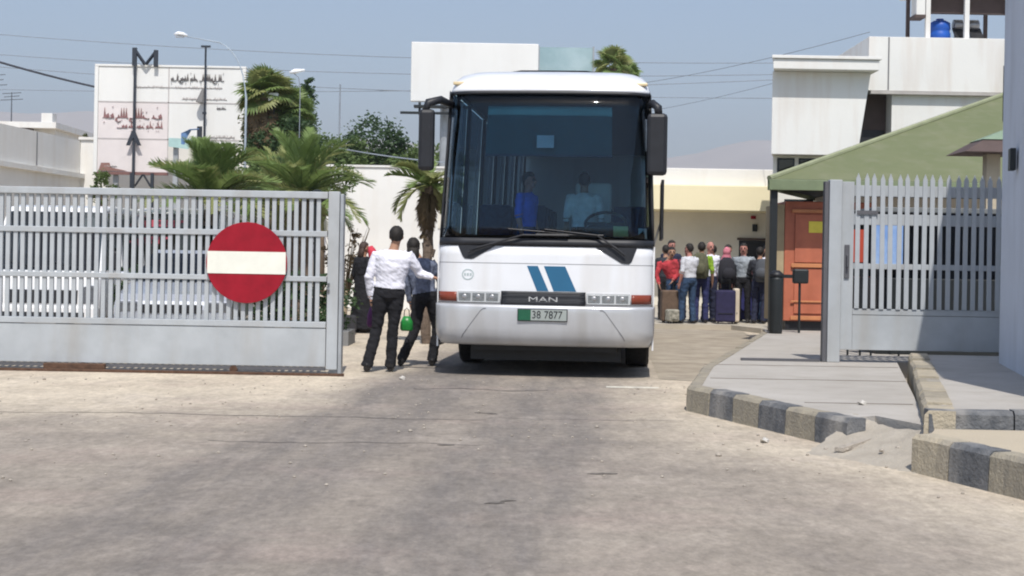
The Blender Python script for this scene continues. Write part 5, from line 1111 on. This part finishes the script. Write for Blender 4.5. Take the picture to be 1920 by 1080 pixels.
person('person in long black dress with a red scarf beside the gate end', (-2.72, 27.2, 0), 1.66, R(-50), 1, None, BLK, BLK, 'long', robe=True, scarf=None, hairm=mat('hair_brown', (.05, .03, .022), .7), girth=1.08)
rsf = MB(); rsf.loft([(0, 0, .30), (.03, 0, .22), (.06, 0, .10), (.07, 0, -.04)], [(.04, .05), (.075, .07), (.085, .08), (.05, .05)], 12); tag(rsf.build('red_scarf', mat('scarf_red', (.55, .045, .075), .9, 0, .2, 14, .4, 30), None, True, loc=(-2.58, 27.12, 1.28)), 'bright red scarf over the shoulder of the black dress', 'scarf')
GZ = .1; GP = 'travellers standing with luggage'
RED = cmat('red', (.40, .04, .05), var=.4); GREEN = cmat('green', (.22, .36, .03)); LGREY = cmat('lightgrey', (.55, .56, .60), var=.1); JEANS = cmat('jeans', (.03, .06, .12), var=.4); BLU = cmat('indigo', (.025, .03, .10), var=.3); PINK = cmat('pink', (.48, .16, .20)); GREY = cmat('grey', (.28, .31, .34), var=.3); SKIN2 = mat('skin_ruddy', (.42, .19, .15), .6, 0, .08, 14)
person('person in red shirt leaning over luggage by the coach', (3.52, 32.3, GZ), 1.70, 0, -1, dict(N=(-.16, -.05, 1.38), Hd=(-.08, -.10, 1.55), LS=(-.34, -.02, 1.30), RS=(.02, -.02, 1.36), LE=(-.40, -.08, 1.04), LW=(-.36, -.2, .84), RE=(.05, -.08, 1.06), RW=(-.06, -.2, .92)), RED, JEANS, group=None)
person('person in pale grey shirt and blue jeans beside the red shirted one', (3.76, 31.55, GZ), 1.70, R(35), 1, dict(LK=(-.10, .12, .50), LA=(-.14, .10, .085), RW=(.10, .22, 1.0), RE=(.25, .06, 1.12)), LGREY, JEANS, sleeves='short', skin=SKIN2)
person('person in lime green shirt wearing an olive backpack', (4.06, 32.0, GZ), 1.74, R(-12), 1, dict(LE=(-.30, .02, 1.14), LW=(-.28, .16, .95)), GREEN, BLU, sleeves='short')
def pack(label, loc, rz, m, s=1.0, lvl=.2):
    t = thing('backpack', label, 'backpack', loc, rz); t.scale = (s,)*3; b = MB(); b.loft([(0, 0, -.24), (0, 0, -.20), (0, 0, .0), (0, .02, .18), (0, .03, .26)], [(.12, .06), (.17, .10), (.175, .115), (.15, .09), (.07, .04)], 16, 0, (1, 0, 0)); b.build('bag', m, t, True)
    b = MB(); b.loft([(0, -.10, -.16), (0, -.13, -.12), (0, -.135, .0), (0, -.10, .06)], [(.08, .02), (.12, .04), (.12, .04), (.06, .02)], 12, 0, (1, 0, 0)); b.build('pocket', m, t, True)
    for x in (-.1, .1): b = MB(); b.tube([(x, .05, .18), (x, .16, .22), (x, .26, .12), (x, .27, -.02), (x, .12, -.16)], .02); b.build('strap', m, t)
    return t
pack('olive backpack on the lime green shirt', (4.0, 31.82, GZ+1.22), R(-12), mat('pack_olive', (.085, .085, .05), .9, 0, .4, 14, .3, 30), 1.1)
person('bald person in white shirt behind the green shirted traveller', (4.30, 32.5, GZ), 1.76, R(20), -1, None, WHITE, NAVY, 'none', SKIN2)
person('person in pink top with dark backpack among the travellers', (4.70, 32.7, GZ), 1.64, R(10), 1, None, PINK, NAVY, 'none', SKIN2, scarf=PINK)
pack('black backpack on the pink topped traveller', (4.68, 32.48, GZ+1.12), R(10), mat('pack_black', (.018, .018, .024), .9), 1.15)
person('person in grey shirt and black vest facing the coach', (5.04, 32.5, GZ), 1.74, R(-15), -1, dict(RE=(.30, .02, 1.14), RW=(.33, -.08, .92)), GREY, BLK, sleeves='short', skin=SKIN2)
person('person in white top half hidden by the black canopy post', (5.62, 33.0, GZ), 1.72, R(30), -1, None, WHITE, JEANS, sleeves='short')
person('person in dark jacket standing in the hall doorway', (5.30, 34.2, GZ), 1.68, 0, -1, None, cmat('maroon', (.06, .025, .03)), BLK)
DK = cmat('charcoal', (.03, .032, .04)); BEI = cmat('beige', (.40, .33, .24)); MAR = cmat('wine', (.14, .03, .045)); TEAL = cmat('teal', (.03, .09, .10))
for lab, x, y, h_, rz_, fc, c1, c2, hr, sk in (('person in charcoal jacket wedged behind the red shirted one', 3.44, 33.4, 1.68, 10, 1, DK, BLK, 'short', SKIN), ('person in wine red top behind the pale grey shirt', 3.92, 33.2, 1.66, -30, -1, MAR, NAVY, 'long', SKIN2), ('person in beige shirt turned sideways between the backpacks', 4.46, 33.1, 1.70, 75, 1, BEI, JEANS, 'short', SKIN),
        ('person in dark teal top at the back of the group', 4.88, 33.7, 1.72, 160, 1, TEAL, BLK, 'short', SKIN), ('person in charcoal coat facing away near the canopy post', 5.34, 32.2, 1.66, -25, 1, DK, NAVY, 'short', SKIN), ('tall person in navy shirt at the coach side of the group', 3.62, 34.0, 1.80, 200, 1, NAVY, DK, 'short', SKIN2)):
    person(lab, (x, y, GZ), h_, R(rz_), fc, dict(LE=(-.27, .05*fc, 1.15), LW=(-.20, .20*fc, 1.02)), c1, c2, hr, sk, sleeves='short' if c1 in (BEI, MAR) else 'long', voxel=.014)
pack('grey day pack on the charcoal coat', (5.38, 32.02, GZ+1.14), R(-25), mat('pack_grey', (.07, .075, .085), .9), 1.0)
pack('small red bag carried on the beige shirt', (4.40, 32.95, GZ+1.16), R(20), mat('pack_red', (.16, .02, .025), .9), .8)
# luggage
def suitcase(label, loc, rz, w_, d_, h_, m, handle=True):
    t = thing('suitcase', label, 'suitcase', loc, rz); b = MB(); b.box(-w_/2, w_/2, -d_/2, d_/2, .045, h_); b.build('shell', m, t, bevel=.035)
    for x in (-w_/2+.06, w_/2-.06):
        for y in (-d_/2+.05, d_/2-.05): b = MB(); b.cyl((x-.012, y, .025), (x+.012, y, .025), .025, n=10); b.build('wheel', 'black', t)
    if handle: b = MB(); b.tube([(-.09, 0, h_), (-.09, 0, h_+.22), (.09, 0, h_+.22), (.09, 0, h_)], .009); b.build('handle', 'dkmetal', t)
    b = MB(); b.box(-w_/2+.05, w_/2-.05, -d_/2-.012, -d_/2+.002, h_*.3, h_*.32); b.build('zip', 'black', t); return t
suitcase('tall brown suitcase next to the coach flank', (3.36, 31.75, GZ), .1, .36, .26, .70, mat('case_brown', (.12, .08, .055), .8, 0, .25, 8))
suitcase('dark navy suitcase between the travellers', (4.56, 31.8, GZ), -.1, .42, .28, .72, mat('case_navy', (.02, .018, .06), .8, 0, .2, 8))
suitcase('royal blue suitcase before the dark doorway', (5.34, 33.4, GZ), .0, .50, .30, .74, mat('case_blue', (.02, .022, .11), .8, 0, .2, 8))
suitcase('slim cream box standing beside the navy suitcase', (4.80, 31.9, GZ), .0, .12, .3, .76, mat('case_cream', (.58, .50, .40), .8), False)
suitcase('small patterned bag lying against the brown suitcase', (3.40, 31.5, GZ), .5, .26, .2, .30, mat('case_pattern', (.10, .10, .08), .8, 0, 0, 12, col2=(.45, .43, .36)), False)
suitcase('tan suitcase half hidden by the gate end', (-3.18, 27.0, 0), .3, .40, .28, .78, mat('case_tan', (.34, .27, .18), .8, 0, .25, 8))
suitcase('dark holdall on the ground beside the tan suitcase', (-2.98, 26.6, 0), .2, .44, .3, .34, mat('case_dark', (.03, .03, .035), .8), False)
# someone in blue inside the coach
ang = BUS_RZ; ca, sa = math.cos(ang), math.sin(ang)
def in_bus(x, y, z): return (0.365 + x*ca - y*sa, 17.28 + x*sa + y*ca, z)
person('person in blue shirt standing inside the coach behind the windscreen', in_bus(-.30, 1.22, .865), 1.60, ang + R(65), -1, dict(LE=(-.27, -.02, 1.15), LW=(-.26, -.08, .90)), cmat('royal', (.05, .15, .72)), cmat('blue2', (.02, .06, .16)), sleeves='short', skin=SKIN2)

person('person in pale shirt inside the coach beside the steering wheel', in_bus(.40, 1.42, .865), 1.62, ang, 1, None, cmat('ivory', (.80, .79, .74)), DK, sleeves='short')

# ------------------------------------------------------------ far hills
hl = MB(); n_ = 120; vs = []; rows = 5
for i in range(n_+1):
    a = R(-60) + R(120)*i/n_; h = 330 + 30*math.sin(i*.16+1.2) + 18*math.sin(i*.47) + 8*math.sin(i*1.3)
    for k in range(rows+1):
        t = k/rows; d = 3000 + 1100*t; vs.append((d*math.sin(a), d*math.cos(a), -2 + h*t**1.2*(1+.05*math.sin(i*.9+k*2)*(t < 1))))
hl.add(vs, [(i*(rows+1)+k, (i+1)*(rows+1)+k, (i+1)*(rows+1)+k+1, i*(rows+1)+k+1) for i in range(n_) for k in range(rows)]); struct(hl.build('hills', 'hill', None, True))
hz = MB(); hz.box(-5200, 5200, -300, 5300, -4, 460); ho = hz.build('haze', 'hill'); ho['kind'] = 'stuff'; tag(ho, 'pale dusty haze hanging over the whole place', 'haze')
hm = bpy.data.materials.new('haze_air'); hm.use_nodes = True; hn = hm.node_tree.nodes; hn.clear()
hv = hn.new('ShaderNodeVolumePrincipled'); hv.inputs['Color'].default_value = (.93, .95, 1, 1); hv.inputs['Density'].default_value = 0.00035; hv.inputs['Anisotropy'].default_value = .2
hout = hn.new('ShaderNodeOutputMaterial'); hm.node_tree.links.new(hv.outputs[0], hout.inputs['Volume']); ho.data.materials.clear(); ho.data.materials.append(hm)
